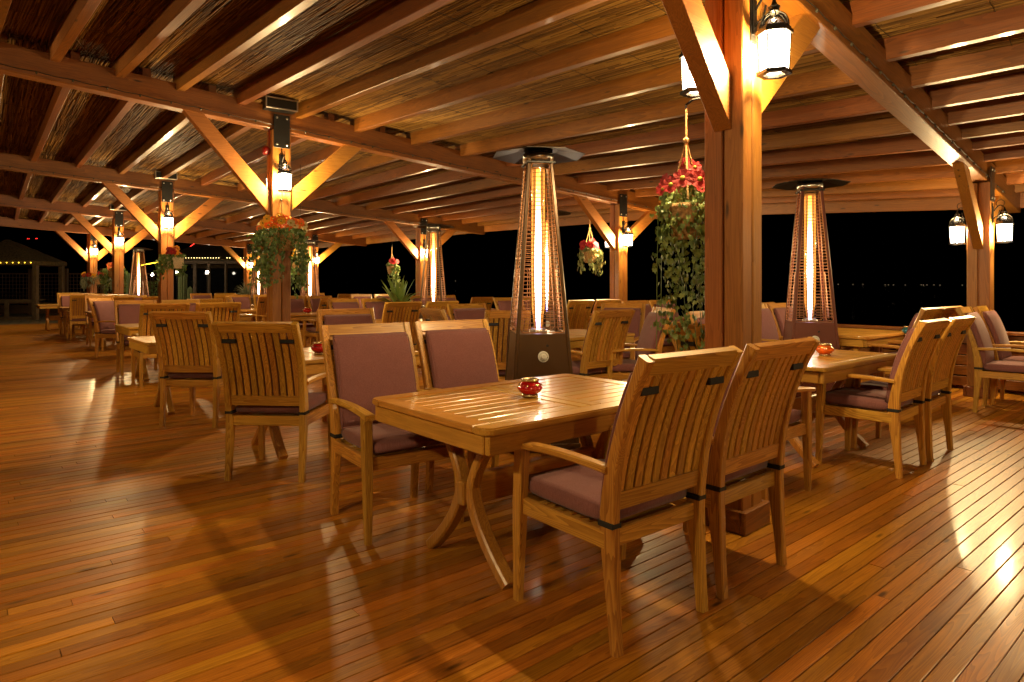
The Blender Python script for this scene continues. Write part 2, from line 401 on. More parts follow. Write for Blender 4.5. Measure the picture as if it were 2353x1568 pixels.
def water():
    m, nt, b = new_mat('sea_water'); b.inputs['Base Color'].default_value = (.004, .006, .008, 1); b.inputs['Roughness'].default_value = .12
    n = nd(nt, 'ShaderNodeTexNoise', i_Scale=.8, i_Detail=4); tc = nd(nt, 'ShaderNodeTexCoord'); nt.links.new(tc.outputs['Object'], n.inputs['Vector'])
    bp = nd(nt, 'ShaderNodeBump', i_Strength=.4, i_Distance=.2); nt.links.new(n.outputs['Fac'], bp.inputs['Height']); nt.links.new(bp.outputs[0], b.inputs['Normal']); return m
M['water'] = water()
def paving():
    m, nt, b = new_mat('concrete_pavers'); L = nt.links.new
    geo = nd(nt, 'ShaderNodeNewGeometry'); mp = nd(nt, 'ShaderNodeMapping'); mp.inputs['Rotation'].default_value = (0, 0, -UV_ROT+.1); L(geo.outputs['Position'], mp.inputs[0])
    br = nd(nt, 'ShaderNodeTexBrick', i_Scale=1.0); br.inputs['Brick Width'].default_value = .6; br.inputs['Row Height'].default_value = .4; br.inputs['Mortar Size'].default_value = .018
    br.inputs['Color1'].default_value = (.24, .20, .15, 1); br.inputs['Color2'].default_value = (.18, .155, .12, 1); br.inputs['Mortar'].default_value = (.05, .042, .034, 1)
    L(mp.outputs[0], br.inputs['Vector']); L(br.outputs['Color'], b.inputs['Base Color']); b.inputs['Roughness'].default_value = .8
    bp = nd(nt, 'ShaderNodeBump', i_Strength=.6, i_Distance=.01); L(br.outputs['Fac'], bp.inputs['Height']); bp.invert = True; L(bp.outputs[0], b.inputs['Normal']); return m
M['paving'] = paving()
M['ground'] = plain('dark_ground', (.05, .042, .03), .95, noise=.3, nscale=1)

# ------------------------------------------------------------------ the setting: ground, sea, deck
SEA_U = 9.25            # deck edge on the sea side
VEND = 25.3             # landward end of the deck
def quad_uv(u0, u1, v0, v1, z):
    m = MB(); m.add([W(u0, v0, z), W(u1, v0, z), W(u1, v1, z), W(u0, v1, z)], [(0, 1, 2, 3)]); return m
g = MB(); g.add([(-400, -60, -.42), (W(SEA_U+.1, -60).x, W(SEA_U+.1, -60).y, -.42), (W(SEA_U+.1, 400).x, W(SEA_U+.1, 400).y, -.42), (-900, 400, -.42)], [(0, 1, 2, 3)])
tag(g.build('ground', M['ground']), 'dark ground beyond the terrace', kind='structure')
s_ = MB(); s_.add([W(-700, -4000, -1.6), W(5000, -4000, -1.6), W(5000, 4000, -1.6), W(-700, 4000, -1.6)], [(0, 1, 2, 3)])
tag(s_.build('sea', M['water']), 'black sea at night', kind='structure')
pv = MB(); pv.add([W(-14, VEND+.02, -.10), W(SEA_U, VEND+.02, -.10), W(SEA_U, 60, -.10), W(-14, 60, -.10)], [(0, 1, 2, 3)])
tag(pv.build('paving', M['paving']), 'grey concrete paving behind the deck', kind='structure')

U0, PITCH, GAP = -6.0, .0690/S, .0038/S
bb = MB(); a0 = W(0, 0)
deck = quad_uv(U0, SEA_U, -4, VEND, -.030).build('deck', M['ground'])
tag(deck, 'varnished timber deck of the terrace', kind='structure')
# joists' edge board
eb = MB(); eb.box((0, 0, 0), (.03, (VEND+4)*S, .18), Matrix.Translation(W(SEA_U, (VEND-4)/2, -.10)) @ Matrix.Rotation(UV_ROT, 4, 'Z')); eb.build('edge_board', M['railx'], deck)
# unit board: length 1 along x, chamfered top edges
def board_mesh():
    m = MB(); wd = (PITCH-GAP)*S/2; t, k = .026, .0018
    sec = [(-wd, -t), (wd, -t), (wd, -k), (wd-k, 0), (-wd+k, 0), (-wd, -k)]
    vs = [(0, y, z) for y, z in sec]+[(1, y, z) for y, z in sec]
    n = 6; fs = [[i, (i+1) % n, n+(i+1) % n, n+i] for i in range(n)]+[list(range(n))[::-1], list(range(n, 2*n))]
    fs = [f[::-1] for f in fs]
    m.add(vs, fs); return m.mesh('board', M['board'])
bmesh_ = board_mesh()
row_v0 = .36; nb = 0
far_v, far_f, far_r = [], [], []
rows = int((VEND+3.5)/PITCH)
for k in range(rows):
    v = -3.5+k*PITCH+PITCH/2
    us = [U0+random.uniform(0, 1.5)]; us = [U0]
    while us[-1] < SEA_U:
        us.append(us[-1]+random.uniform(2.2, 4.4)/S)
    us[-1] = SEA_U
    if len(us) > 2 and us[-1]-us[-2] < .8: us.pop(-2)
    for a, b in zip(us[:-1], us[1:]):
        # is the segment near and in view?
        near = .55 < v < 7.6 and nb < 300
        if near:
            vis = False
            for t in np.linspace(a, b, 9):
                p = W(t, v)
                if p.y > .8 and abs(p.x) < p.y*.83+.1 and p.y*0+1.3/p.y*1500 < 960: vis = True
            near = vis
        jz = random.uniform(-.0012, .0012)
        if near:
            o = obj('board', bmesh_, deck, W(a+.001, v, jz), UV_ROT); o.scale = ((b-a)*S-.003, 1, 1); nb += 1
        else:
            i = len(far_v); wv = (PITCH-GAP)/2; rv = random.random()
            for (uu, vv, z) in ((a+.001, v-wv, -.02), (a+.001, v-wv, jz), (a+.001, v+wv, jz), (a+.001, v+wv, -.02), (b-.001, v-wv, -.02), (b-.001, v-wv, jz), (b-.001, v+wv, jz), (b-.001, v+wv, -.02)):
                far_v.append(W(uu, vv, z))
            far_f += [(i, i+4, i+5, i+1), (i+1, i+5, i+6, i+2), (i+2, i+6, i+7, i+3), (i, i+1, i+2, i+3), (i+4, i+7, i+6, i+5)]
            far_r += [rv]*8
me = bpy.data.meshes.new('decking_beyond'); me.from_pydata([tuple(p) for p in far_v], [], far_f); me.materials.append(M['board_far'])
at = me.attributes.new('rnd', 'FLOAT', 'POINT'); at.data.foreach_set('value', far_r)
o = obj('far_boards', me, deck); o['kind'] = 'stuff'

# ------------------------------------------------------------------ posts and roof frame
# (x, y) in plan units, beam underside and brace foot heights (plan units)
POST = {  # key: (X, Y, zbeam, ztip)
 (0, 0): (1.133, 3.345, 2.89, 2.00), (0, 1): (-2.68, 7.50, 2.98, 2.02), (0, 2): (-6.30, 11.88, 2.92, 1.98), (0, 3): (-9.78, 16.2, 2.86, 1.94), (0, 4): (-12.93, 20.1, 2.78, 1.89),
 (1, 0): (5.13, 7.15, 2.33, 1.615), (1, 1): (1.78, 10.9, 2.555, 1.79), (1, 2): (-2.13, 15.4, 2.606, 1.795), (1, 3): (-6.05, 19.9, 2.575, 1.80), (1, 4): (-9.88, 24.4, 2.585, 1.79)}
POST = {k: tuple(a*S for a in v) for k, v in POST.items()}
p0, p1 = POST[(0, 0)], POST[(0, 1)]; q0, q1 = POST[(1, 0)], POST[(1, 1)]
POST[(0, -1)] = (2*p0[0]-p1[0], 2*p0[1]-p1[1], p0[2]-.05, p0[3]); POST[(1, -1)] = (2*q0[0]-q1[0], 2*q0[1]-q1[1], q0[2]-.05, q0[3])
for j_ in (-1, 0, 1):
    a_, b_ = POST[(0, j_)], POST[(1, j_)]; l_ = math.hypot(b_[0]-a_[0], b_[1]-a_[1]); k_ = 5.5/l_
    POST[(-1, j_)] = (a_[0]-(b_[0]-a_[0])*k_, a_[1]-(b_[1]-a_[1])*k_, a_[2]-(b_[2]-a_[2])*k_, a_[3]+.4)  # land-side row added out of view to hold fill lanterns
BEAM_H, BEAM_W, RAF_H, RAF_W = .27, .17, .17, .085
NS, OVER_N, OVER_P = 5, 6.6, 1.95
def bdir(j):
    a = Vector(POST[(0, j)][:2]); b = Vector(POST[(1, j)][:2]); L = (b-a).length; return a, (b-a)/L, L
def bpt(j, s):      # point on beam j at distance s from the first post row: xy and underside z
    a, d, L = bdir(j); p = a+d*s; z = POST[(0, j)][2]+(POST[(1, j)][2]-POST[(0, j)][2])*s/L
    return Vector((p.x, p.y, z))
roof = bpy.data.objects.new('roof', None); C.objects.link(roof)
tag(roof, 'timber terrace roof of beams, rafters and reed matting', kind='structure')
def bar(p, q, wd, ht, ch=.006, up=Vector((0, 0, 1)), base='bottom'):
    """chamfered timber from p to q (reference line along its underside), local x along it: returns mesh builder, matrix"""
    p, q = Vector(p), Vector(q); x = (q-p); L = x.length; x.normalize(); y = up.cross(x).normalized(); z = x.cross(y)
    Mx = Matrix((x, y, z)).transposed().to_4x4(); Mx.translation = p
    m = MB(); m.box((L/2, 0, ht/2 if base == 'bottom' else 0), (L, wd, ht), ch=ch); return m, Mx
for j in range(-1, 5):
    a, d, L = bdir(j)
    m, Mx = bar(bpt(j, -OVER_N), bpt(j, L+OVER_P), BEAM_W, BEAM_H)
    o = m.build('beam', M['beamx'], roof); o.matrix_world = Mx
# rafters: bay by bay, positions along the beams
bay_pos = {
 -1: [-4.6, -3.95, -3.3, -2.65, -2.0, -1.35, -.7, .0, .72, 1.48, 2.15, 2.76, 3.35, 3.87, 4.37, 4.80, 5.3, 5.9, 6.5, 7.0],
 0: [-4.4, -3.95, -3.52, -3.08, -2.60, -2.11, -1.58, -1.05, -.45, .20, .93, 1.70, 2.46, 3.23, 3.95, 4.62, 5.3, 5.95, 6.55, 7.05],
}
rk = 0
for j in range(-1, 5):
    lst = bay_pos.get(j, [-4.7, -4.15, -3.6, -3.05, -2.5, -1.95, -1.35, -.72, -.08, .60, 1.28, 1.96, 2.64, 3.32, 4.0, 4.68, 5.36, 6.0, 6.6, 7.1])
    for s in lst:
        s *= S
        z0 = Vector((0, 0, BEAM_H-.075))
        if j < 4: A, B = bpt(j, s)+z0, bpt(j+1, s)+z0
        else:
            A = bpt(4, s)+z0; dv = (bpt(4, s)-bpt(3, s)).normalized(); B = A+dv*.7
        ext = (B-A).normalized()*.05
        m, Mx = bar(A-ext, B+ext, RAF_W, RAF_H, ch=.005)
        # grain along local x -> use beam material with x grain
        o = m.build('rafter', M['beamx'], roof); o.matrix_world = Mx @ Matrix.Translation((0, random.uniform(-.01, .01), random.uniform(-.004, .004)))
        rk += 1
# reeds above the rafters
RD = []; RF = []
def lerp(a, b, t): return a+(b-a)*t
Ssp = np.arange(-OVER_N+.1, 8.6, .0092)
for j in range(-1, 5):
    zt = BEAM_H-.075+RAF_H+.004
    far = j >= 2
    step = 2 if j >= 1 else 1
    for si, s in enumerate(Ssp[::step]):
        Lj = bdir(j)[2]
        if s > Lj+OVER_P: continue
        A = bpt(j, s); B = bpt(j+1, s) if j < 4 else A+(A-bpt(3, s)).normalized()*.6
        A.z += zt; B.z += zt; D = B-A; LL = D.length
        t = -random.random()*1.2/LL
        x = D.normalized(); y = Vector((0, 0, 1)).cross(x).normalized()
        while t < 1:
            ln = random.uniform(.35, 1.25)/LL; t1 = min(1, t+ln); t0 = max(0, t); t += ln
            if t1-t0 < .02: continue
            r = random.uniform(.0042, .0068)*(1.9 if step == 2 else 1)
            jz, jy = random.uniform(-.006, .004), random.uniform(-.006, .006); sk = random.gauss(0, .007) if random.random() < .985 else random.gauss(0, .05)
            P0 = A+D*t0+y*(jy-sk)+Vector((0, 0, jz)); P1 = A+D*t1+y*(jy+sk)+Vector((0, 0, jz+random.uniform(-.004, .004)))
            i = len(RD)
            for P in (P0, P1):
                RD += [P-y*r+Vector((0, 0, r*.6)), P-y*r*.55-Vector((0, 0, r*.7)), P+y*r*.55-Vector((0, 0, r*.7)), P+y*r+Vector((0, 0, r*.6))]
            RF += [(i, i+4, i+5, i+1), (i+1, i+5, i+6, i+2), (i+2, i+6, i+7, i+3)]
me = bpy.data.meshes.new('reed_matting'); me.from_pydata([tuple(p) for p in RD], [], RF); me.materials.append(M['reed'])
o = obj('reed_matting', me, roof); o['kind'] = 'stuff'
# binding wires of the mat and a backing sheet added above to block the sky
bw = MB()
for j in range(-1, 3):
    zt = BEAM_H-.075+RAF_H-.012
    for f in np.arange(.06, 1, .115 if j < 1 else .2):
        pts = []
        for s in np.arange(-OVER_N+.2, bdir(j)[2]+OVER_P-.2, .28):
            p = bpt(j, s).lerp(bpt(j+1, s), f+random.uniform(-.003, .003)); p.z += zt+random.uniform(-.004, .004); pts.append(p)
        bw.tube(pts, .0022, 3)
o = bw.build('binding_wires', M['wirec'], roof); o['kind'] = 'stuff'
sh = MB()
for j in range(-1, 5):
    zt = Vector((0, 0, BEAM_H-.075+RAF_H+.03))
    nst = 24
    for k in range(nst):
        f0, f1 = k/nst, (k+1)/nst
        def sp(jj, f): return bpt(jj, lerp(-OVER_N, bdir(jj)[2]+OVER_P, f))
        if j < 4: c = [sp(j, f0), sp(j, f1), sp(j+1, f1), sp(j+1, f0)]
        else:
            a1, a2 = sp(4, f0), sp(4, f1); e1 = (a1-sp(3, f0)).normalized()*.75; c = [a1, a2, a2+e1, a1+e1]
        zz = zt+Vector((0, 0, .035))
        sh.add([p+zz for p in c]+[p+zz+Vector((0, 0, .05)) for p in c], [(0, 1, 2, 3)[::-1], (4, 5, 6, 7), (0, 1, 5, 4), (1, 2, 6, 5), (2, 3, 7, 6), (3, 0, 4, 7)])
sh.build('roof_sheet', M['roof'], roof)
# eaves board along the sea side
for j in range(-1, 4):
    p, q = bpt(j, bdir(j)[2]+OVER_P-.02), bpt(j+1, bdir(j+1)[2]+OVER_P-.02)
    m, Mx = bar(p+Vector((0, 0, .06)), q+Vector((0, 0, .06)), .04, .34); o = m.build('eaves_board', M['beamx'], roof); o.matrix_world = Mx

# posts
PW = .222
def make_post(i, j, label):
    X, Y, zb, zt = POST[(i, j)]
    a, d, L = bdir(j); ang = math.atan2(d.y, d.x)
    t = thing('timber_post', label, 'post', (X, Y, 0), ang, 'timber posts carrying the terrace roof')
    q = (PW-.012)/2
    for sx in (-1, 1):
        for sy in (-1, 1):
            m = MB(); m.box((0, 0, zb/2), (q, q, zb-.004), ch=.006)
            o = m.build('timber', M['postz'], t); o.location = (sx*(q/2+.006), sy*(q/2+.006), 0)
    m = MB(); m.box((0, 0, zb/2), (PW-.05, .02, zb-.02)); m.box((0, 0, zb/2), (.02, PW-.05, zb-.02)); m.build('core', M['postz'], t)
    # braces along the beam
    slope = (POST[(1, j)][2]-POST[(0, j)][2])/L
    for sg in (-1, 1):
        reach = 1.02*S
        ztop = zb+slope*sg*reach
        foot = zt+(.045 if sg > 0 else 0)
        p = Vector((sg*(PW/2-.015), 0, foot)); e = Vector((sg*reach, 0, ztop+.02))
        # profile polygon in xz plane (lower edge p->e, thickness .17 towards the beam/post corner), extruded .1 in y
        dr = (e-p).normalized(); nrm = Vector((-dr.z*sg, 0, dr.x*sg)) if True else None
        up = Vector((-sg*abs(dr.z), 0, abs(dr.x)))
        th = .165
        k_post = th/abs(dr.x)          # vertical offset of the upper edge at the post
        kb = th/abs(dr.z)
        x0 = sg*(PW/2-.015)
        pts = [(x0, foot), (x0+sg*.02, foot-.012), (e.x, e.z), (e.x-sg*kb*1.0, e.z-slope*sg*kb), (x0, foot+k_post)]
        hw = .052
        vs = [(x, -hw, z) for x, z in pts]+[(x, hw, z) for x, z in pts]; n = 5
        fs = [[k, (k+1) % n, n+(k+1) % n, n+k] for k in range(n)]+[list(range(n))[::-1], list(range(n, 2*n))]
        if sg < 0: fs = [f[::-1] for f in fs]
        fs = [f[::-1] for f in fs]
        me = bpy.data.meshes.new('brace'); me.from_pydata(vs, [], fs); me.update()
        bm = bmesh.new(); bm.from_mesh(me); bmesh.ops.recalc_face_normals(bm, faces=bm.faces); bmesh.ops.bevel(bm, geom=bm.edges[:], offset=.006, segments=1, affect='EDGES'); bm.to_mesh(me); bm.free()
        me.materials.append(M['bracex']); obj('brace', me, t)
    # plinth boards at the foot
    pw = PW/2+.016
    for (cx, cyy, sx, sy) in ((0, -pw, 2*pw+.03, .03), (0, pw, 2*pw+.03, .03), (-pw, 0, .03, 2*pw-.034), (pw, 0, .03, 2*pw-.034)):
        m = MB(); m.box((cx, cyy, .062), (sx, sy, .12), ch=.005); m.build('plinth_board', M['beamx'], t)
    # steel plates over the joint on both sides
    for sy in (-1, 1):
        ys = sy*(max(PW, BEAM_W)/2+.006)
        m = MB(); m.box((0, ys, zb-.02), (.19, .008, .40)); pl = m.build('joint_plate', M['plate'], t)
        for bx in (-.06, .06):
            for bz in (-.16, .16):
                b_ = MB(); b_.lathe([(.013, 0), (.013, .008), (.008, .012)], 8, Matrix.Translation((bx, ys+sy*.004, zb-.02+bz)) @ Matrix.Rotation(R(90 if sy < 0 else -90), 4, 'X')); b_.build('bolt', M['bolt'], pl)
    return t
post_labels = {
 (0, 0): 'big timber post in front at right, red flower basket hanging on its left side',
 (0, 1): 'timber post with the large basket of orange and yellow flowers on its front',
 (0, 2): 'timber post with the pale rectangular wicker flower box hanging on it',
 (0, 3): 'timber post between the pale flower box and the farthest left lantern',
 (0, 4): 'farthest timber post on the left, next to the dark lattice fence',
 (1, 0): 'timber post by the sea rail at the right edge, two star-bright lanterns on it',
 (1, 1): 'timber post by the sea rail just left of the trailing ivy basket',
 (1, 2): 'timber post by the sea rail behind the middle tall heater',
 (1, 3): 'timber post mostly hidden behind the heater right of the orange flower basket',
 (1, 4): 'small far timber post beside the palm plant, left of the narrow far heater'}
for k in post_labels: make_post(*k, post_labels[k])

# ------------------------------------------------------------------ lanterns
def lantern_meshes():
    r0, r1 = .088, .078       # panes lean in slightly towards the bottom
    hb, ht = 0.0, .225
    fr = MB()
    # bottom hex ring, top hex ring, corner bars
    def hexring(ri, ro, z0, z1):
        fr.lathe([(ri, z0), (ro, z0), (ro, z1), (ri, z1), (ri, z0)], 6, capb=False, capt=False)
    hexring(.062, .100, -.016, .004); hexring(.070, .106, .222, .245); hexring(.060, .094, .240, .262)
    for k in range(6):
        a = R(60*k)
        fr.tube([(r1*math.cos(a)*1.04, r1*math.sin(a)*1.04, 0), (r0*math.cos(a)*1.04, r0*math.sin(a)*1.04, ht)], .0045, 4)
    # dome ribs, finial
    for k in range(6):
        a = R(60*k+30); pts = []
        for t in np.linspace(0, 1, 7):
            rr = .088*math.cos(t*R(82)); zz = .258+.095*math.sin(t*R(90)); pts.append((rr*math.cos(a), rr*math.sin(a), zz))
        fr.tube(pts, .0042, 4)
    fr.lathe([(.020, .345), (.034, .356), (.026, .372), (.036, .386), (.018, .402), (.010, .425), (.004, .44)], 12)
    frame = fr.mesh('frame', M['iron'])
    gl = MB(); gl.lathe([(r1, .002), (r0, ht)], 6, capb=False, capt=False)
    panes = gl.mesh('panes', M['lglass'])
    dm = MB(); dm.lathe([(.086*math.cos(t*R(82)), .258+.092*math.sin(t*R(90))) for t in np.linspace(0, 1, 7)], 18, capb=False)
    dome = dm.mesh('dome', M['glass'], True)
    bl = MB(); bl.lathe([(.010, .005), (.014, .02), (.014, .05), (.006, .062)], 10); bulb = bl.mesh('bulb', M['bulb'], True)
    # arm: backplate on the post at y = 0, lantern axis at y = -.16 ; local origin = lantern bottom centre
    ar = MB(); yb = .135
    ar.box((0, yb, .36), (.075, .02, .30), ch=.01); ar.box((0, yb-.012, .36), (.05, .012, .22), ch=.006)
    arm = []
    for t in np.linspace(0, 1, 12): arm.append((0, yb-.02-(yb-.02)*t, .40+.075*math.sin(t*R(150))))
    ar.tube(arm, .008, 6)
    ar.tube([(0, 0, arm[-1][2]), (0, 0, .43)], .007, 6)
    lo = []
    for t in np.linspace(0, 1, 10): lo.append((0, yb-.02-(yb-.05)*t*.75, .30+.12*t*t+.02*math.sin(t*6)))
    ar.tube(lo, .006, 6)
    # scroll ring on top
    ar.tube([(0, .045+.045*math.cos(a), .50+.045*math.sin(a)) for a in np.linspace(R(-60), R(250), 16)], .0045, 5)
    armm = ar.mesh('bracket', M['iron'])
    return frame, panes, dome, bulb, armm
LM = lantern_meshes()
lant = 0
def lantern(i, j, sy, label):
    global lant
    X, Y, zb, zt = POST[(i, j)]
    a, d, L = bdir(j); ang = math.atan2(d.y, d.x); n = Vector((-d.y, d.x))
    off = PW/2+.118
    loc = Vector((X, Y, 0)).to_2d()+n*sy*off
    z = zt+.275 if i <= 0 else zt+.07*S
    t = thing('wall_lantern', label, 'lantern', (loc.x, loc.y, z), ang+(math.pi if sy > 0 else 0), 'lit hexagonal lanterns on the posts')
    t.scale = (.88, .88, .88)
    for nme, me in zip(('frame', 'glass_panes', 'dome', 'bulb', 'bracket'), LM): obj(nme, me, t)
    l = bpy.data.lights.new('lantern_light', 'POINT'); l.energy = LANTERN_W; l.color = LAMP_COL; l.shadow_soft_size = .045
    lo = bpy.data.objects.new('lantern_light', l); C.objects.link(lo); lo.parent = t; lo.location = (0, 0, .13)
    lant += 1
where = {(0, 0): 'the big right front post', (0, 1): 'the post with the orange flower basket', (0, 2): 'the post with the pale wicker flower box',
 (0, 3): 'the third post of the left row', (0, 4): 'the farthest left post by the lattice fence', (1, 0): 'the sea-side post at the right edge',
 (1, 1): 'the sea-side post left of the ivy basket', (1, 2): 'the sea-side post behind the middle heater', (1, 3): 'the sea-side post right of the orange basket', (1, 4): 'the far post above the palm plant'}
for k, wh in where.items():
    lantern(*k, -1, 'glowing hexagonal lantern on the near side of '+wh)
    lantern(*k, 1, 'glowing hexagonal lantern on the far side of '+wh)
# unseen post row added behind the camera, its lanterns give fill light
for k in ((0, -1), (1, -1)):
    make_post(*k, 'unseen timber post added behind the viewer to carry fill lanterns, on the %s side' % ('land' if k[0] == 0 else 'sea'))
    lantern(*k, 1, 'unseen hexagonal lantern added for fill on the %s-side post behind the viewer' % ('land' if k[0] == 0 else 'sea'))
    lantern(*k, -1, 'unseen hexagonal lantern added for fill on the outer face of the %s-side post behind the viewer' % ('land' if k[0] == 0 else 'sea'))

for j_ in (-1, 0, 1):  # unseen posts put in at left, lanterns there only fill the light
    wh = ('nearest', 'second', 'rearmost')[j_]
    make_post(-1, j_, 'unseen timber post added at left to carry fill lanterns, the %s one' % wh)
    lantern(-1, j_, -1, 'unseen fill lantern added, near side of the %s land-side post out of view' % wh)
    lantern(-1, j_, 1, 'unseen fill lantern added, far side of the %s land-side post out of view' % wh)
# black boxes and wiring on the beams
for (i, j), lb in (((0, 1), 'above the orange flower basket post'), ((0, 2), 'above the pale flower box post'), ((0, 3), 'above the third post of the left row')):
    X, Y, zb, zt = POST[(i, j)]; a, d, L = bdir(j); ang = math.atan2(d.y, d.x); n = Vector((-d.y, d.x))
    t = thing('roof_speaker', 'dark metal-rimmed box under the roof '+lb, 'box', (X-n.x*.20-d.x*.05, Y-n.y*.20-d.y*.05, zb+.27), ang, 'dark boxes under the roof')
    m = MB(); m.box((0, 0, 0), (.36, .16, .13)); m.build('housing', M['plate'], t)
    m = MB()
    for (cx, cz, sx, sz) in ((0, .06, .38, .016), (0, -.06, .38, .016), (-.183, 0, .016, .104), (.183, 0, .016, .104)): m.box((cx, -.082, cz), (sx, .014, sz))
    m.build('rim', M['steel'], t)
for j, nm in ((0, 'the beam over the right front post'), (1, 'the beam over the orange flower basket'), (2, 'the beam over the pale flower box'), (3, 'the third beam from the front')):
    a, d, L = bdir(j); n = Vector((-d.y, d.x, 0))
    t = thing('string_light', 'thin dark cable of unlit bulbs along '+nm, 'string light', (0, 0, 0), 0, 'cables of unlit bulbs on the beams')
    m = MB(); b_ = MB(); pts = []
    for s in np.arange(-4.5, L+.8, .30):
        p = bpt(j, s)-n*(BEAM_W/2+.008)+Vector((0, 0, .055)); pts.append(p)
        mid = bpt(j, s+.15)-n*(BEAM_W/2+.008)+Vector((0, 0, .045)); pts.append(mid)
        b_.lathe([(.004, 0), (.010, -.008), (.009, -.02), (.002, -.028)], 6, Matrix.Translation(p))
    m.tube(pts, .004, 4); m.build('cable', M['wirec'], t); o = b_.build('bulbs', M['bulboff'], t); o['kind'] = 'stuff'
# red call box on a post
X, Y, zb, zt = POST[(0, 1)]; a, d, L = bdir(1)
t = thing('alarm_box', 'small round red alarm box on the orange flower basket post', 'alarm', (X-d.x*(PW/2+.03), Y-d.y*(PW/2+.03), zb-.25), math.atan2(d.y, d.x))
m = MB(); m.lathe([(.045, -.02), (.055, 0), (.055, .03), (.04, .05)], 16, Matrix.Rotation(R(-90), 4, 'Y')); m.build('housing', M['red_box'], t)
m = MB(); m.tube([(.02, -.02, .05), (.02, -.02, .26)], .006, 5); m.build('conduit', M['red_box'], t)

# ------------------------------------------------------------------ sea rail
RU = SEA_U-.28
rl = thing('sea_rail', 'low horizontal board railing along the sea edge of the deck', 'railing', (0, 0, 0))
v0, v1 = -3.0, VEND
vv = v0; segs = []
while vv < v1: segs.append((vv, min(v1, vv+2.85))); vv += 2.85
for (a, b) in segs:
    for k in range(5):
        m, Mx = bar(W(RU, a+.004, .045+k*.132), W(RU, b-.004, .045+k*.132), .028, .118, ch=.004); o = m.build('rail_board', M['beamx'], rl); o.matrix_world = Mx
    m, Mx = bar(W(RU, a+.002, .70), W(RU, b-.002, .70), .17, .04, ch=.006); o = m.build('cap_board', M['beamx'], rl); o.matrix_world = Mx
    m = MB(); m.box((0, 0, .35), (.09, .09, .70)); o = m.build('rail_post', M['postz'], rl); o.location = W(RU+.06, a+.05); o.rotation_euler = (0, 0, UV_ROT)

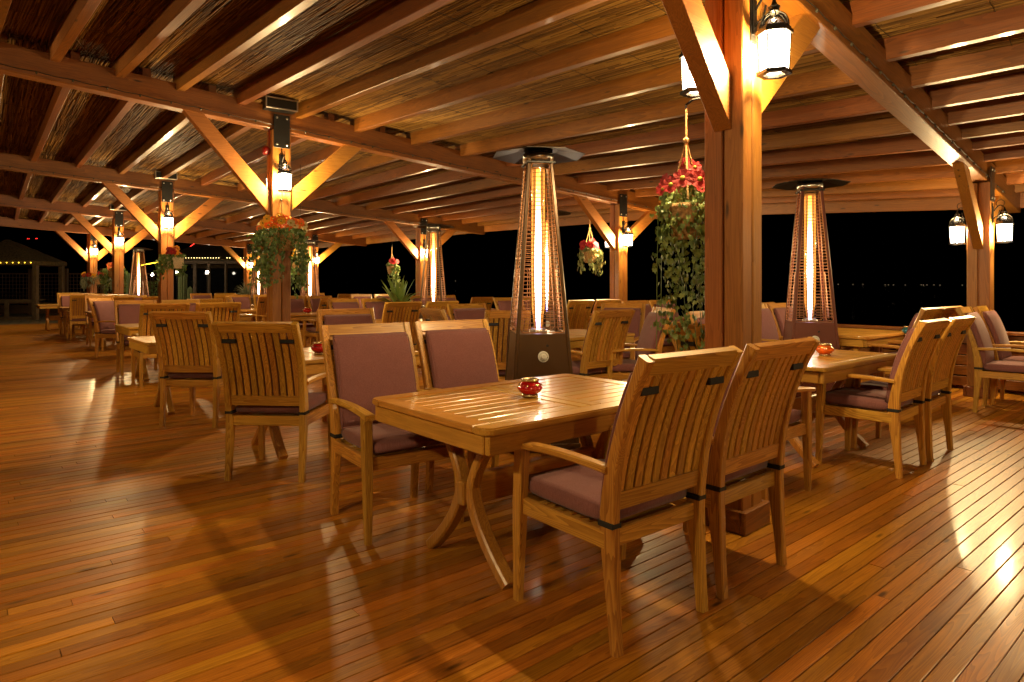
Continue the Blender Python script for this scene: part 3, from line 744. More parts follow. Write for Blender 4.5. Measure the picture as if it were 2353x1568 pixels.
# ------------------------------------------------------------------ chair
CH_H = 1.055
def back_curve(n=9, z0=.0, z1=CH_H):
    """rear post centre line in (y, z)"""
    pts = []
    for z in np.linspace(z0, z1, n):
        if z < .43: y = -.262+.035*(z/.43)
        else:
            t = (z-.43)/(CH_H-.43); y = -.227-.035*t-.145*t*t
        pts.append((y, z))
    return pts
def by(z): return np.interp(z, [p[1] for p in back_curve(40)], [p[0] for p in back_curve(40)])
def chair_parts():
    P = []      # (name, mesh)
    hw = .262
    def add(n, m, mat, sm=False): P.append((n, m.mesh(n, M[mat], sm), None))
    for sx in (-1, 1):
        m = MB(); pc = back_curve(14)
        m.sweep([(sx*hw*(.955 if z < .4 else .955+.045*min(1, (z-.4)/.4)), y, z) for y, z in pc], (1, 0, 0),
                lambda i, t: rect(.040, .036+.034*math.exp(-((t-.42)/.22)**2)+.012*(t > .9)*(t-.9)*10, .005)); add('rear_post', m, 'chz')
        m = MB(); m.sweep([(sx*(hw+.004), .255+.012*(1-z/.4) if z < .4 else .255-.012*(z-.4)/.23, z) for z in (0, .12, .25, .40, .52, .632)], (1, 0, 0),
                lambda i, t: rect(.034+.014*min(1, t*1.6), .034+.018*min(1, t*1.6), .005)); add('leg', m, 'chz')
        m = MB(); yb = by(.655)
        m.sweep([(sx*(hw+.006), .305-(.305-yb-.015)*t, .648+.012*math.sin(t*math.pi)-.010*(1-t)*(1-t)) for t in np.linspace(0, 1, 8)], (1, 0, 0),
                lambda i, t: rect(.060-.016*t, .026, .006)); add('armrest', m, 'chy')
        m = MB(); m.box((sx*hw*.985, .012, .395), (.026, .47, .068), ch=.004); add('side_rail', m, 'chy')
    m = MB(); m.box((0, .252, .395), (2*hw-.05, .026, .066), ch=.004); add('front_rail', m, 'chx')
    m = MB(); m.box((0, -.224, .395), (2*hw-.05, .026, .066), ch=.004); add('back_rail', m, 'chx')
    # crest, lower back rail
    def rail(z0, z1, th, nm, bow=.0):
        m = MB(); zs = np.linspace(z0, z1, 5)
        m.sweep([(0, by(z)-.004, z) for z in zs], (1, 0, 0), lambda i, t: rect(2*hw-.036, th, .004)); add(nm, m, 'chx')
    rail(CH_H-.056, CH_H+.004, .032, 'top_rail'); rail(.500, .565, .026, 'lower_back_rail')
    ns = 10; span = 2*hw-.036
    for k in range(ns):
        x = -span/2+span*(k+.5)/ns
        m = MB(); m.sweep([(0, by(z)-.004, z) for z in np.linspace(.56, CH_H-.052, 8)], (1, 0, 0), lambda i, t: rect(span/ns-.0105, .012, .003))
        if k == 0: sl = m.mesh('slat', M['chz'])
        P.append(('slat', sl, (x, 0, 0)))
    m = MB(); m.box((0, 0, 0), (2*hw-.07, .034, .014), ch=.003); ss = m.mesh('seat_slat', M['chx'])
    for k in range(9): P.append(('seat_slat', ss, (0, -.19+.05*k, .392)))
    # cushions
    m = MB(); n = 12; zs = np.linspace(.49, CH_H-.052, n)
    def sec(i, t):
        e = min(i, n-1-i); k = (.80, .96, 1)[min(e, 2)]; th = .058*(.55, .88, 1)[min(e, 2)]
        return rrect((2*hw-.05)*(.985 if e == 0 else 1), th, .022)
    m.sweep([(0, by(z)+.043, z) for z in zs], (1, 0, 0), sec); add('back_cushion', m, 'fabric', True)
    m = MB(); n = 9; ys = np.linspace(.285, -.205, n)
    def sec2(i, t):
        e = min(i, n-1-i); th = .078*(.6, .92, 1)[min(e, 2)]
        return rrect((2*hw-.045)*(.97, .995, 1)[min(e, 2)], th, .026)
    m.sweep([(0, y, .470+.006*math.sin(3*y)) for y in ys], (1, 0, 0), sec2); add('seat_cushion', m, 'fabric', True)
    hwc = hw-.028
    m = MB(); zz = np.linspace(.50, CH_H-.064, 9)
    lp = [(-hwc, by(z)+.062, z) for z in zz]+[(hwc, by(z)+.062, z) for z in zz[::-1]]
    m.tube(lp, .0042, 5, closed=True); m.box((hwc-.05, by(.53)+.072, .53), (.03, .002, .012)); P.append(('piping', m.mesh('piping', M['fabric'], True), 'sub'))
    # straps: two round the outer slats, two round the posts
    for sx in (-1, 1):
        m = MB(); z = CH_H-.120; m.box((sx*(span/2-span/ns-.0), by(z)-.006, z), (span/ns*2-.004, .026, .028), ch=.003); add('strap', m, 'strap')
        m = MB(); z = .452; m.box((sx*hw*.955, by(z), z), (.050, .074, .022), ch=.003); add('strap', m, 'strap')
    return P
CP = chair_parts()
def far_chair_parts():
    groups = {'frame': ('chz', ('rear_post', 'leg', 'armrest', 'side_rail', 'front_rail', 'back_rail', 'top_rail', 'lower_back_rail')), 'back_slats': ('chz', ('slat',)), 'cushion': ('fabric', ('back_cushion', 'seat_cushion')), 'straps': ('strap', ('strap',))}
    out = []
    for n, (mat, names) in groups.items():
        m = MB()
        for (nm, me, off) in CP:
            if nm in names:
                o = Vector(off) if off and off != 'sub' else Vector()
                m.add([v.co+o for v in me.vertices], [tuple(p.vertices) for p in me.polygons])
        out.append((n, m.mesh(n, M[mat]), None))
    return out
FCP = far_chair_parts()
CH_GROUP = 'slat-backed wooden armchairs with mauve cushions'
def chair(x, y, yaw, label, far=False):
    """x, y: midpoint of the rear feet in plan units; yaw: facing, degrees to the right of +Y"""
    a = R(-yaw); fwd = Vector((-math.sin(a), math.cos(a), 0))
    loc = Vector((x*S, y*S, 0))+fwd*.262
    t = thing('armchair', label, 'chair', loc, a, CH_GROUP)
    for (n, me, off) in (FCP if far else CP):
        o = obj(n, me, t)
        if off == 'sub': o.parent = bc; continue
        if n == 'back_cushion': bc = o
        if off: o.location = off
        if n in ('back_slats', 'straps'): o['kind'] = 'stuff'
    return t
def uvp(u, v): return (u*UX-v*UY, u*UY+v*UX)
def chuv(u, v, yaw, label, far=False): return chair(*uvp(u, v), yaw+rng.uniform(-4, 4), label, far)
chair(.529, 2.30, -38.5, 'nearest armchair, slatted back towards us, at the front table')
chair(1.00, 2.70, -40.5, 'slat-backed armchair right beside the nearest one, close to the big post')
chair(-.757, 3.62, 145, 'armchair with mauve cushion facing us at the left end of the front table')
chair(-.30, 3.98, 143, 'armchair with mauve cushion behind the front table, left of the big heater')
chair(2.622, 4.28, -42, 'armchair seen from behind at the orange-bowl table, the nearer of that pair')
chair(3.07, 4.675, -42, 'armchair seen from behind at the orange-bowl table, the farther of that pair')
chuv(7.24, 2.30, FACE_V, 'armchair seen from behind at the teal-bowl table, the nearer of that pair')
chuv(7.84, 2.30, FACE_V, 'armchair seen from behind at the teal-bowl table, the farther of that pair')
chair(4.60, 6.42, 135, 'cushioned armchair beside the right sea-side post, the left of the two')
chair(5.05, 6.80, 137, 'cushioned armchair beside the right sea-side post, the right of the two')
chair(-1.535, 4.055, 4, 'large slat-backed armchair left of the front table, back square to us')
chair(-2.77, 5.59, 4, 'slat-backed armchair second from the front in the left row, back to us')
chair(-4.22, 7.90, -38, 'slat-backed armchair third from the front in the left row, with its left arm showing')
chair(-3.76, 8.30, -38, 'slat-backed armchair to the right of the third in the left row')
chair(-6.86, 11.06, 100, 'armchair turned sideways to the right in the left row, light on its mauve cushion')
chuv(1.97, 10.5, FACE_NV, 'armchair facing us behind the small table end in the left row')
chuv(2.57, 10.5, FACE_NV, 'armchair facing us left of the orange flower basket post, behind slatted chairs')
chuv(2.75, 5.50, 150, 'armchair facing us behind the left front table, cushion top square to us')
chuv(4.45, 7.50, FACE_V, 'slat-backed armchair in the middle of the terrace, left of two, below the agave')
chuv(5.05, 7.50, FACE_V, 'slat-backed armchair in the middle of the terrace, right of two, before the middle heater')
chuv(3.55, 5.15, 58, 'armchair turned to the right in the middle, back seen at an angle')
chuv(4.57, 6.05, FACE_NV, 'armchair with dark mauve cushion facing us left of the big heater')
chair(0.0, 5.80, -12, 'slat-backed armchair partly hidden behind the big heater, seen through its guard')
chuv(4.50, 3.98, FACE_V, 'slat-backed armchair right of the big heater with its left arm to the table')
chuv(5.95, 5.0, 205, 'armchair turned towards the left, just behind the slatted one right of the big heater')
chuv(5.15, 3.95, -95, 'armchair seen from the side under the trailing ivy, cushion leaning left')
chuv(4.90, 3.05, FACE_NV, 'armchair facing us just left of the big right post')
chuv(3.35, 2.05, FACE_U, 'armchair half hidden behind the big right post, turned to the right')
chuv(7.05, 6.80, FACE_V, 'slat-backed armchair by the sea rail below the small hanging basket, left of two')
chuv(7.65, 6.80, FACE_V, 'slat-backed armchair by the sea rail against the post, right of two')
chuv(7.30, 5.75, FACE_NV, 'armchair facing us right of the sea-side post, left of two with dark cushions')
chuv(7.90, 5.75, FACE_NV, 'armchair facing us behind the trailing ivy, right of two')
chuv(7.80, 4.35, FACE_V, 'slat-backed armchair by the sea rail right behind the big right post')
chuv(7.00, 3.80, FACE_NV, 'armchair facing us behind the right heater, left of two')
chuv(7.60, 3.80, FACE_NV, 'armchair facing us behind the right heater, right of two')
chuv(4.70, 9.50, FACE_NV, 'armchair facing us in the middle, left of two with mauve cushion tops')
chuv(5.25, 9.45, FACE_NV, 'armchair facing us in the middle, right of two, left of the agave')
chuv(4.90, 10.5, FACE_V, 'slat-backed armchair by the far red bowl, mostly behind the cushioned pair')
far_list = [
 (2.60, 20.75, FACE_V, 'leftmost slat-backed armchair near the paving, back to us'), (2.45, 22.1, FACE_NV, 'leftmost far armchair facing us near the paving'),
 (2.30, 15.8, FACE_NV, 'far armchair facing us behind the sideways chair of the left row'), (2.90, 15.8, FACE_NV, 'far armchair facing us beside the pale flower box post'),
 (2.30, 14.0, FACE_V, 'far slat-backed armchair behind the sideways chair'), (2.95, 14.0, FACE_V, 'far slat-backed armchair just left of the pale flower box post'),
 (2.2, 17.4, FACE_V, 'distant slat-backed armchair of the left row, left of two'), (2.8, 17.4, FACE_V, 'distant slat-backed armchair of the left row, right of two'),
 (2.2, 19.2, FACE_NV, 'distant armchair facing us in the left row, left of two'), (2.8, 19.2, FACE_NV, 'distant armchair facing us in the left row, right of two'),
 (3.05, 11.25, FACE_V, 'slat-backed armchair right of the pale flower box post'),
 (7.3, 8.6, FACE_NV, 'armchair facing us seen left of and through the big heater'), (7.9, 8.6, FACE_NV, 'armchair facing us seen only through the big heater guard'),
 (7.3, 9.5, FACE_V, 'far slat-backed armchair by the sea, left of the big heater'), (7.3, 11.3, FACE_NV, 'far armchair facing us left of the middle heater'), (7.9, 11.3, FACE_NV, 'far armchair facing us right of the middle heater'),
 (5.6, 12.4, FACE_NV, 'far armchair with pale mauve cushion right of the red bowl'), (5.0, 12.4, FACE_NV, 'far armchair facing us behind the orange flower basket post'),
 (4.8, 13.1, FACE_V, 'far slat-backed armchair left of the orange flower basket post'), (5.4, 13.1, FACE_V, 'far slat-backed armchair right of the orange flower basket post'),
 (4.8, 14.9, FACE_NV, 'distant armchair facing us below the narrow far heater'), (5.4, 14.9, FACE_NV, 'distant armchair facing us below the heater right of the orange basket'),
 (4.2, 13.3, 62, 'far armchair turned to the right, left of the orange flower basket post'),
 (7.3, 13.9, FACE_NV, 'distant armchair facing us left of the hanging ivy basket, left of two'), (7.9, 13.9, FACE_NV, 'distant armchair facing us left of the hanging ivy basket, right of two'),
 (7.3, 14.8, FACE_V, 'distant slat-backed armchair by the sea in the middle'), (7.3, 16.5, FACE_NV, 'distant armchair facing us right of the orange basket heater'),
 (4.9, 16.3, FACE_V, 'distant slat-backed armchair before the lit hut'), (4.9, 18.1, FACE_NV, 'distant armchair facing us before the lit hut, left of two'), (5.5, 18.1, FACE_NV, 'distant armchair facing us before the lit hut, right of two')]
for a in far_list: chuv(*a, far=True)

# ------------------------------------------------------------------ tables
TH, TL, TWD = .745, 1.38, .94
def make_table(u, v, label, cross=False, rz=0, far=False, lu=TL, lv=TWD):
    c = W(u, v); t = thing('dining_table', label, 'table', c, UV_ROT+R(rz), 'slatted wooden dining tables')
    th = .030
    fw = .095
    def part(n, c, s, mat, ch=.005, p=t): m = MB(); m.box((0, 0, 0), s, ch=ch); o = m.build(n, M[mat], p); o.location = c; return o
    if far:
        m = MB(); m.box((0, 0, TH-th/2), (lu, lv, th)); m.box((0, 0, TH-.075), (lu-.08, lv-.08, .075)); m.build('tabletop', M['tbx'], t)
    else:
        # rounded corner frame
        for sy in (-1, 1):
            m = MB(); a = lu/2; pts = []
            r = .05; x0, y0, y1 = a, lv/2, lv/2-fw
            for k in range(6):
                an = R(90*k/5); pts.append((x0-r+r*math.sin(an), y0-r+r*math.cos(an)))
            poly = [(-x, y) for x, y in pts[::-1]]+pts+[(a, y1), (-a, y1)]
            poly = [(x, sy*y) for x, y in poly]
            n = len(poly); vs = [(x, y, TH-th) for x, y in poly]+[(x, y, TH) for x, y in poly]
            fs = [[k, (k+1) % n, n+(k+1) % n, n+k] for k in range(n)]+[list(range(n))[::-1], list(range(n, 2*n))]
            me = bpy.data.meshes.new('frame_board'); me.from_pydata(vs, [], fs)
            bm = bmesh.new(); bm.from_mesh(me); bmesh.ops.recalc_face_normals(bm, faces=bm.faces)
            bmesh.ops.bevel(bm, geom=[e for e in bm.edges if e.calc_face_angle(0) > .7 and abs(e.verts[0].co.z-e.verts[1].co.z) < .001], offset=.006, segments=2, affect='EDGES'); bm.to_mesh(me); bm.free()
            me.materials.append(M['tbx']); obj('frame_board', me, t)
        ih = lv/2-fw-.0015
        for sx in (-1, 1):
            part('end_board', (sx*(lu/2-fw/2), 0, TH-th/2), (fw, 2*ih, th), 'tby')
            part('middle_board', (sx*(.033+.0012), 0, TH-th/2), (.066, 2*ih, th), 'tby')
        if not cross:
            n = 9; wd = 2*ih/n; ln = lu/2-fw-.0665-.003
            m = MB(); m.box((0, 0, 0), (ln, wd-.005, th-.002), ch=.004); me = m.mesh('slat', M['tbx'])
            for sx in (-1, 1):
                for k in range(n): o = obj('slat', me, t); o.location = (sx*(.0675+ln/2+.0015), -ih+wd*(k+.5), TH-th/2-.001)
        else:
            ln = lu/2-fw-.0665-.003; n = 8; wd = ln/n
            m = MB(); m.box((0, 0, 0), (wd-.006, 2*ih-.002, th-.002), ch=.004); me = m.mesh('slat', M['tby'])
            for sx in (-1, 1):
                for k in range(n): o = obj('slat', me, t); o.location = (sx*(.0675+.0015+wd*(k+.5)), 0, TH-th/2-.001)
        # apron
        ah = .078; az = TH-th-.004-ah/2
        for sy in (-1, 1): part('apron', (0, sy*(lv/2-.034), az), (lu-.05, .03, ah), 'tbx')
        for sx in (-1, 1): part('apron', (sx*(lu/2-.034), 0, az), (.03, lv-.10, ah), 'tby')
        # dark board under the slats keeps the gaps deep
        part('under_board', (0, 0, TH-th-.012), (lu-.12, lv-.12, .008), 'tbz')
    # curved trestles
    for sx in (-1, 1):
        xx = sx*(lu/2-.26)
        tr = bpy.data.objects.new('trestle', None); C.objects.link(tr); tr.parent = t; tr.location = (xx, 0, 0)
        for sy in (-1, 1):
            m = MB(); pts = []
            for q in np.linspace(0, 1, 9):       # foot to waist: concave
                pts.append((0, sy*(.036+.26*(1-q)**1.7), .012+.36*q))
            m.sweep(pts, (1, 0, 0), lambda i, q: rect(.066, .052, .008)); smooth_by_angle(m.build('lower_leg', M['tbz'], tr), 30)
            m = MB(); pts = []
            for q in np.linspace(0, 1, 8):
                pts.append((0, sy*(.034+.17*q**1.7), .34+.295*q))
            m.sweep(pts, (1, 0, 0), lambda i, q: rect(.060, .046, .008)); smooth_by_angle(m.build('upper_arm', M['tbz'], tr), 30)
        m = MB(); m.box((0, 0, .345), (.095, .05, .11), ch=.006); m.build('key_block', M['tbz'], tr)
    m = MB(); m.box((0, 0, .35), (lu-.52-.03, .045, .14), ch=.006); m.build('stretcher', M['tbx'], t)
    return t
# plan centre (u, v)
make_table(2.10, 2.28, 'front slatted table with the small red bowl on it')
make_table(4.77, 2.27, 'slatted table with the orange bowl, behind the nearest chairs at right', cross=True)
make_table(7.55, 3.08, 'slatted table with the teal bowl near the sea rail', cross=True)
make_table(2.15, 4.78, 'slatted table with a red bowl at left behind the front table')
make_table(1.95, 7.02, 'slatted table between the second and third chairs of the left row')
make_table(2.25, 9.55, 'slatted table at the end of the left row, corner showing beside a slatted chair')
make_table(4.95, 4.92, 'slatted table just right of the big heater')
make_table(4.80, 8.45, 'table among the cushioned chairs in the middle', far=True)
make_table(4.95, 11.5, 'far table with a red bowl right of the orange flower basket post', far=True)
make_table(7.45, 7.70, 'table by the sea rail below the small hanging basket', far=True)
make_table(7.60, 5.05, 'table by the sea rail behind the trailing ivy', far=True)
make_table(3.35, 12.1, 'far table right of the sideways chair', far=True)
make_table(2.60, 14.9, 'far table of the left row near the pale flower box post', far=True)
make_table(2.50, 18.3, 'distant table of the left row', far=True)
make_table(2.30, 21.4, 'farthest table of the left row near the paving', far=True)
make_table(7.55, 10.4, 'far table by the sea left of the middle heater', far=True)
make_table(5.15, 14.0, 'distant table behind the orange flower basket post', far=True)
make_table(5.20, 17.2, 'distant table before the lit hut', far=True)

# lidded ashtray bowls
def bowl(x, y, mat, label, k=1.0):
    t = thing('bowl', label, 'bowl', (x*S, y*S, TH+.0005))
    t.scale = (k, k, k)
    m = MB(); m.lathe([(.030, .012), (.052, .022), (.066, .040), (.068, .050), (.060, .066), (.047, .076), (.044, .084), (.040, .082), (.040, .06)], 32, capb=True, capt=True); m.build('body', M[mat], t, True)
    m = MB(); m.lathe([(.030, 0), (.043, 0), (.044, .010), (.040, .014), (.030, .014)], 32); m.build('foot', M['brass'], t, True)
    m = MB(); m.lathe([(.043, .083), (.049, .084), (.050, .092), (.045, .096), (.038, .094), (.037, .086)], 32, capb=False, capt=False)
    m.build('rim', M['brass'], t, True)
    m = MB()
    for q in range(7):
        a = 2*math.pi*q/7; m.lathe([(.001, 0), (.006, .001), (.006, .003), (.001, .004)], 8, Matrix.Rotation(a, 4, 'Z') @ Matrix.Translation((.061, 0, .064)) @ Matrix.Rotation(R(52), 4, 'Y'))
        pts = []
        for b_ in np.linspace(a, a+2*math.pi/7, 7):
            f = (b_-a)/(2*math.pi/7); zz = .070-.010*4*f*(1-f)*.6; rr = .0575+.006*4*f*(1-f); pts.append((rr*math.cos(b_), rr*math.sin(b_), zz))
        m.tube(pts, .0009, 4)
    m.build('medallion_chain', M['brass'], t)
bowl(*uvp(2.04, 2.26), 'ceramic_red', 'red glazed bowl with brass rim on the front table', .93)
bowl(2.30, 4.80, 'ceramic_orange', 'orange patterned bowl on the table at right')
bowl(4.13, 6.80, 'ceramic_teal', 'teal blue bowl on the table by the sea rail')
bowl(-1.45, 4.92, 'ceramic_red', 'red bowl on the table left of the front table')
bowl(*uvp(4.90, 11.5), 'ceramic_red', 'small red bowl on the far table right of the orange flower basket post', 1.2)

# ------------------------------------------------------------------ pyramid heaters
HH = 2.40
def heater_parts():
    P = []
    def add(n, m, mat, sm=False, stuff=False): P.append((n, m.mesh(n, M.get(mat), sm), stuff, mat))
    b0, b1, zb0, zb1 = .272, .226, .06, .915      # half widths of the body
    ztop, btop = 2.30, .098
    def hw(z): return b0+(btop-b0)*(z-zb0)/(ztop-zb0)
    # four body panels as a tapered box with a rim
    m = MB(); a, b = hw(zb0), hw(zb1)
    vs = [(-a, -a, zb0), (a, -a, zb0), (a, a, zb0), (-a, a, zb0), (-b, -b, zb1), (b, -b, zb1), (b, b, zb1), (-b, b, zb1)]
    m.add(vs, [(3, 2, 1, 0), (0, 1, 5, 4), (1, 2, 6, 5), (2, 3, 7, 6), (3, 0, 4, 7), (4, 5, 6, 7)]); add('body', m, 'BODY')
    m = MB(); b_ = hw(zb0)+.012; m.box((0, 0, .045), (2*b_, 2*b_, .05)); add('base', m, 'BODY')
    # corner posts (angle section)
    for sx in (-1, 1):
        for sy in (-1, 1):
            m = MB(); z0 = zb0+.01; z1 = ztop+.01; A = (sx*(hw(z0)-.010), sy*(hw(z0)-.010), z0); B = (sx*(hw(z1)-.010), sy*(hw(z1)-.010), z1)
            m.sweep([A, B], (1, 0, 0), lambda i, t: rect(.030, .030, .006)); add('corner_post', m, 'BODY')
    # guards: front, back, left, right
    for k in range(4):
        m = MB(); Rz = Matrix.Rotation(R(90*k), 4, 'Z')
        z = zb1+.055
        while z < ztop-.05:
            h = hw(z)-.028
            bow = .018
            pts = [Rz @ Vector((x*h, -(hw(z)-.002)-bow*math.cos(x*math.pi/2), z)) for x in np.linspace(-1, 1, 5)]
            m.tube(pts, .0026, 4); z += .033
        z0, z1 = zb1+.03, ztop-.04
        loop = [(-(hw(z0)-.045), z0-.02), (hw(z0)-.045, z0-.02), (hw(z0)-.026, z0+.005), (hw(z1)-.026, z1-.01), (hw(z1)-.04, z1+.012), (-(hw(z1)-.04), z1+.012), (-(hw(z1)-.026), z1-.01), (-(hw(z0)-.026), z0+.005)]
        m.tube([Rz @ Vector((x, -(hw(z)-.003), z)) for x, z in loop], .0035, 5, closed=True)
        for xx, zz in ((-.10, 1.42), (.06, 1.42)):
            m.tube([Rz @ Vector((xx, -(hw(zb1)-.006), z0)), Rz @ Vector((xx, -(hw(zz)-.004), zz)), Rz @ Vector((xx+.035, -(hw(zz)-.004), zz+.012)), Rz @ Vector((xx+.04, -(hw(zb1)-.006), z0))], .0022, 4)
        add('guard', m, 'wire')
    m = MB(); m.lathe([(.062, zb1), (.062, ztop-.02)], 20, capb=False, capt=False); add('glass_tube', m, 'glass', True)
    m = MB(); rr = [.014, .019, .023, .026, .027, .026, .024, .022, .020, .019, .018]
    m.lathe([(r, z) for r, z in zip(rr, np.linspace(zb1+.012, ztop-.06, len(rr)))], 14); add('flame', m, 'flame', True)
    m = MB(); m.lathe([(.030, zb1+.03), (.052, zb1+.2), (.056, 1.5), (.054, ztop-.05)], 18, capb=False, capt=False); add('flame_glow', m, 'glow', True)
    m = MB(); m.lathe([(.055, zb1+.002), (.075, zb1+.002), (.075, zb1+.02), (.055, zb1+.03)], 20); add('burner_ring', m, 'steel', True)
    m = MB(); m.lathe([(.125, ztop-.005), (.125, ztop+.055), (.118, ztop+.06), (.1, ztop+.06)], 28); m2 = m; add('collar', m, 'steel', True)
    m = MB(); m.box((0, 0, ztop-.02), (.24, .24, .018)); m.box((0, 0, ztop+.07), (.2, .2, .03)); add('cap_block', m, 'plate')
    # reflector: octagonal-ish sheet with turned-down lobes
    m = MB(); zt = HH-.01; rI, rO = .17, .385
    inner = []; outer = []
    for k in range(8):
        a = R(45*k+22.5); inner.append((rI*math.cos(a), rI*math.sin(a), zt)); outer.append((rO*math.cos(a), rO*math.sin(a), zt-.045))
    vs = inner+outer+[(x, y, z+.004) for x, y, z in inner+outer]
    fs = [list(range(8))[::-1], list(range(16, 24))]
    for k in range(8):
        k2 = (k+1) % 8; fs += [[k, k2, 8+k2, 8+k], [16+k, 24+k, 24+k2, 16+k2], [8+k, 8+k2, 24+k2, 24+k]]
    m.add(vs, fs); add('reflector', m, 'mirror')
    # dial on the front panel
    zk = .74; y = -(hw(zk))-.002; tilt = math.atan2(b0-btop, ztop-zb0)
    Mx = Matrix.Translation((0, y, zk)) @ Matrix.Rotation(R(90)-tilt, 4, 'X')
    m = MB(); m.lathe([(.043, 0), (.043, .004), (.039, .006)], 28, Mx); add('dial', m, 'dial')
    m = MB(); m.lathe([(.020, .006), (.020, .020), (.015, .026)], 20, Mx); m.box((0, 0, .024), (.009, .036, .012), Mx); add('knob', m, 'dial', False)
    m = MB(); m.lathe([(.030, .0062), (.0315, .0066)], 24, Mx, capb=False, capt=False)
    for q in range(5): a = R(-10-22*q); m.box((.034*math.cos(a), .034*math.sin(a), .0066), (.006+.001*q, .004, .0012), Mx)
    add('dial_marks', m, 'strap')
    m = MB(); m.lathe([(.010, 0), (.010, .010)], 10, Matrix.Translation((.035, -(hw(.84))-.001, .825)) @ Matrix.Rotation(R(90)-tilt, 4, 'X')); add('igniter_button', m, 'strap')
    for sx in (-1, 1):
        m = MB(); m.lathe([(.02, -.02), (.052, -.02), (.058, -.01), (.058, .01), (.052, .02), (.02, .02)], 20, Matrix.Translation((sx*(b0+.045), b0-.04, .058)) @ Matrix.Rotation(R(90), 4, 'Y')); add('wheel', m, 'rubber', True)
    return P
HP = heater_parts()
def heater(x, y, yaw, label, body='hred', far=False):
    t = thing('patio_heater', label, 'heater', (x*S, y*S, 0), R(yaw), 'lit pyramid patio heaters')
    for (n, me, stuff, mat) in HP:
        if mat == 'BODY':
            me2 = BODY.setdefault((me.name, body), None) or me.copy()
            BODY[(me.name, body)] = me2
            if me2.materials: me2.materials.clear()
            me2.materials.append(M[body]); obj(n, me2, t)
        elif far and n in ('dial_marks', 'igniter_button', 'knob', 'wheel', 'burner_ring'): continue
        else: obj(n, me, t)
BODY = {}
for k, (n, me, st, mat) in enumerate(HP): me.name = n+'_%d' % k if mat == 'BODY' else n
heater(.20, 4.98, 8, 'large bronze pyramid heater burning behind the front table', 'hbrown')
heater(2.93, 6.42, -12, 'reddish brown pyramid heater burning by the orange-bowl table')
heater(.474, 9.0, 0, 'pyramid heater behind the large one, its dark top plate showing just right of it', 'hbrown', True)
heater(-1.335, 11.1, -6, 'middle pyramid heater burning beside the agave', 'hbrown', True)
heater(-4.64, 15.0, 6, 'pyramid heater right of the orange flower basket post', far=True)
heater(-7.37, 19.0, 4, 'narrow far pyramid heater left of the orange flower basket', 'hbrown', True)
heater(-10.35, 18.1, 0, 'far pyramid heater between the left row lanterns', 'hbrown', True)

# ------------------------------------------------------------------ flowers and foliage
def leaf_mesh(name, kind, size, mat):
    m = MB()
    if kind == 'ivy':
        out = [(0, -.15), (.35, -.42), (.62, -.05), (.50, .18), (.55, .48), (.22, .50), (0, 1.0), (-.22, .50), (-.55, .48), (-.50, .18), (-.62, -.05), (-.35, -.42)]
    elif kind == 'oval':
        out = [(0, -.4), (.28, -.12), (.30, .3), (0, .9), (-.30, .3), (-.28, -.12)]
    else:
        out = [(0, -.5), (.12, 0), (0, 1), (-.12, 0)]
    vs = [(0, .1, .10)]+[(x, y, -.12*abs(x)-.1*max(0, y-.3)) for x, y in out]
    n = len(out); fs = [(0, 1+k, 1+(k+1) % n) for k in range(n)]
    m.add([(x*size, y*size, z*size) for x, y, z in vs], fs); return m.mesh(name, mat)
def rand_rot(down=.6):
    return Matrix.Rotation(random.uniform(0, 6.28), 4, 'Z') @ Matrix.Rotation(R(random.uniform(50, 120)), 4, 'X') @ Matrix.Rotation(random.gauss(0, .5), 4, 'Y') @ Matrix.Rotation(math.pi*(random.random() < down), 4, 'Z')
def scatter_leaves(m, pts, kind, size, down=.8):
    base = leaf_mesh('tmp', kind, 1, None); vs = [v.co.copy() for v in base.vertices]; fs = [tuple(p.vertices) for p in base.polygons]; bpy.data.meshes.remove(base)
    for p in pts:
        k = size*random.uniform(.7, 1.25); m.add([v*k for v in vs], fs, Matrix.Translation(p) @ rand_rot(down))
def flower_mesh(name, r, petals, mat, double=False):
    m = MB()
    for layer in range(2 if double else 1):
        rr = r*(1-.35*layer); lift = .15+.35*layer
        for k in range(petals):
            a = 2*math.pi*(k+.5*layer)/petals; w_ = rr*1.25*math.sin(math.pi/petals)
            Mx = Matrix.Rotation(a, 4, 'Z')
            m.add([(rr*.12, 0, 0), (rr*.55, -w_*.72, rr*lift*.4), (rr*.92, -w_*.5, rr*lift*.6), (rr, 0, rr*lift*.35), (rr*.92, w_*.5, rr*lift*.6), (rr*.55, w_*.72, rr*lift*.4), (rr*.55, 0, rr*.02)], [(0, 1, 6), (1, 2, 3, 6), (6, 3, 4, 5), (0, 6, 5)], Mx)
    return m.mesh(name, mat)
FM = {}
def flower(parent, p, r, col, nrm, petals=7, double=False):
    key = (round(r, 3), col, petals, double)
    if key not in FM:
        e = MB(); e.lathe([(r*.05, 0), (r*.24, r*.02), (r*.26, r*.10), (r*.12, r*.17)], 10)
        FM[key] = (flower_mesh('petals', r, petals, M['petal_'+col], double), e.mesh('eye', M['eye'], True))
    q = Vector(nrm).to_track_quat('Z', 'Y'); Mx = Matrix.Translation(p) @ q.to_matrix().to_4x4() @ Matrix.Rotation(random.uniform(0, 6), 4, 'Z')
    f = obj('flower', FM[key][0], parent); f.matrix_local = Mx
    if not double: obj('eye', FM[key][1], f)
IVY3 = [leaf_mesh('leaf', 'ivy', s, M['ivy']) for s in (.024, .030, .036)]
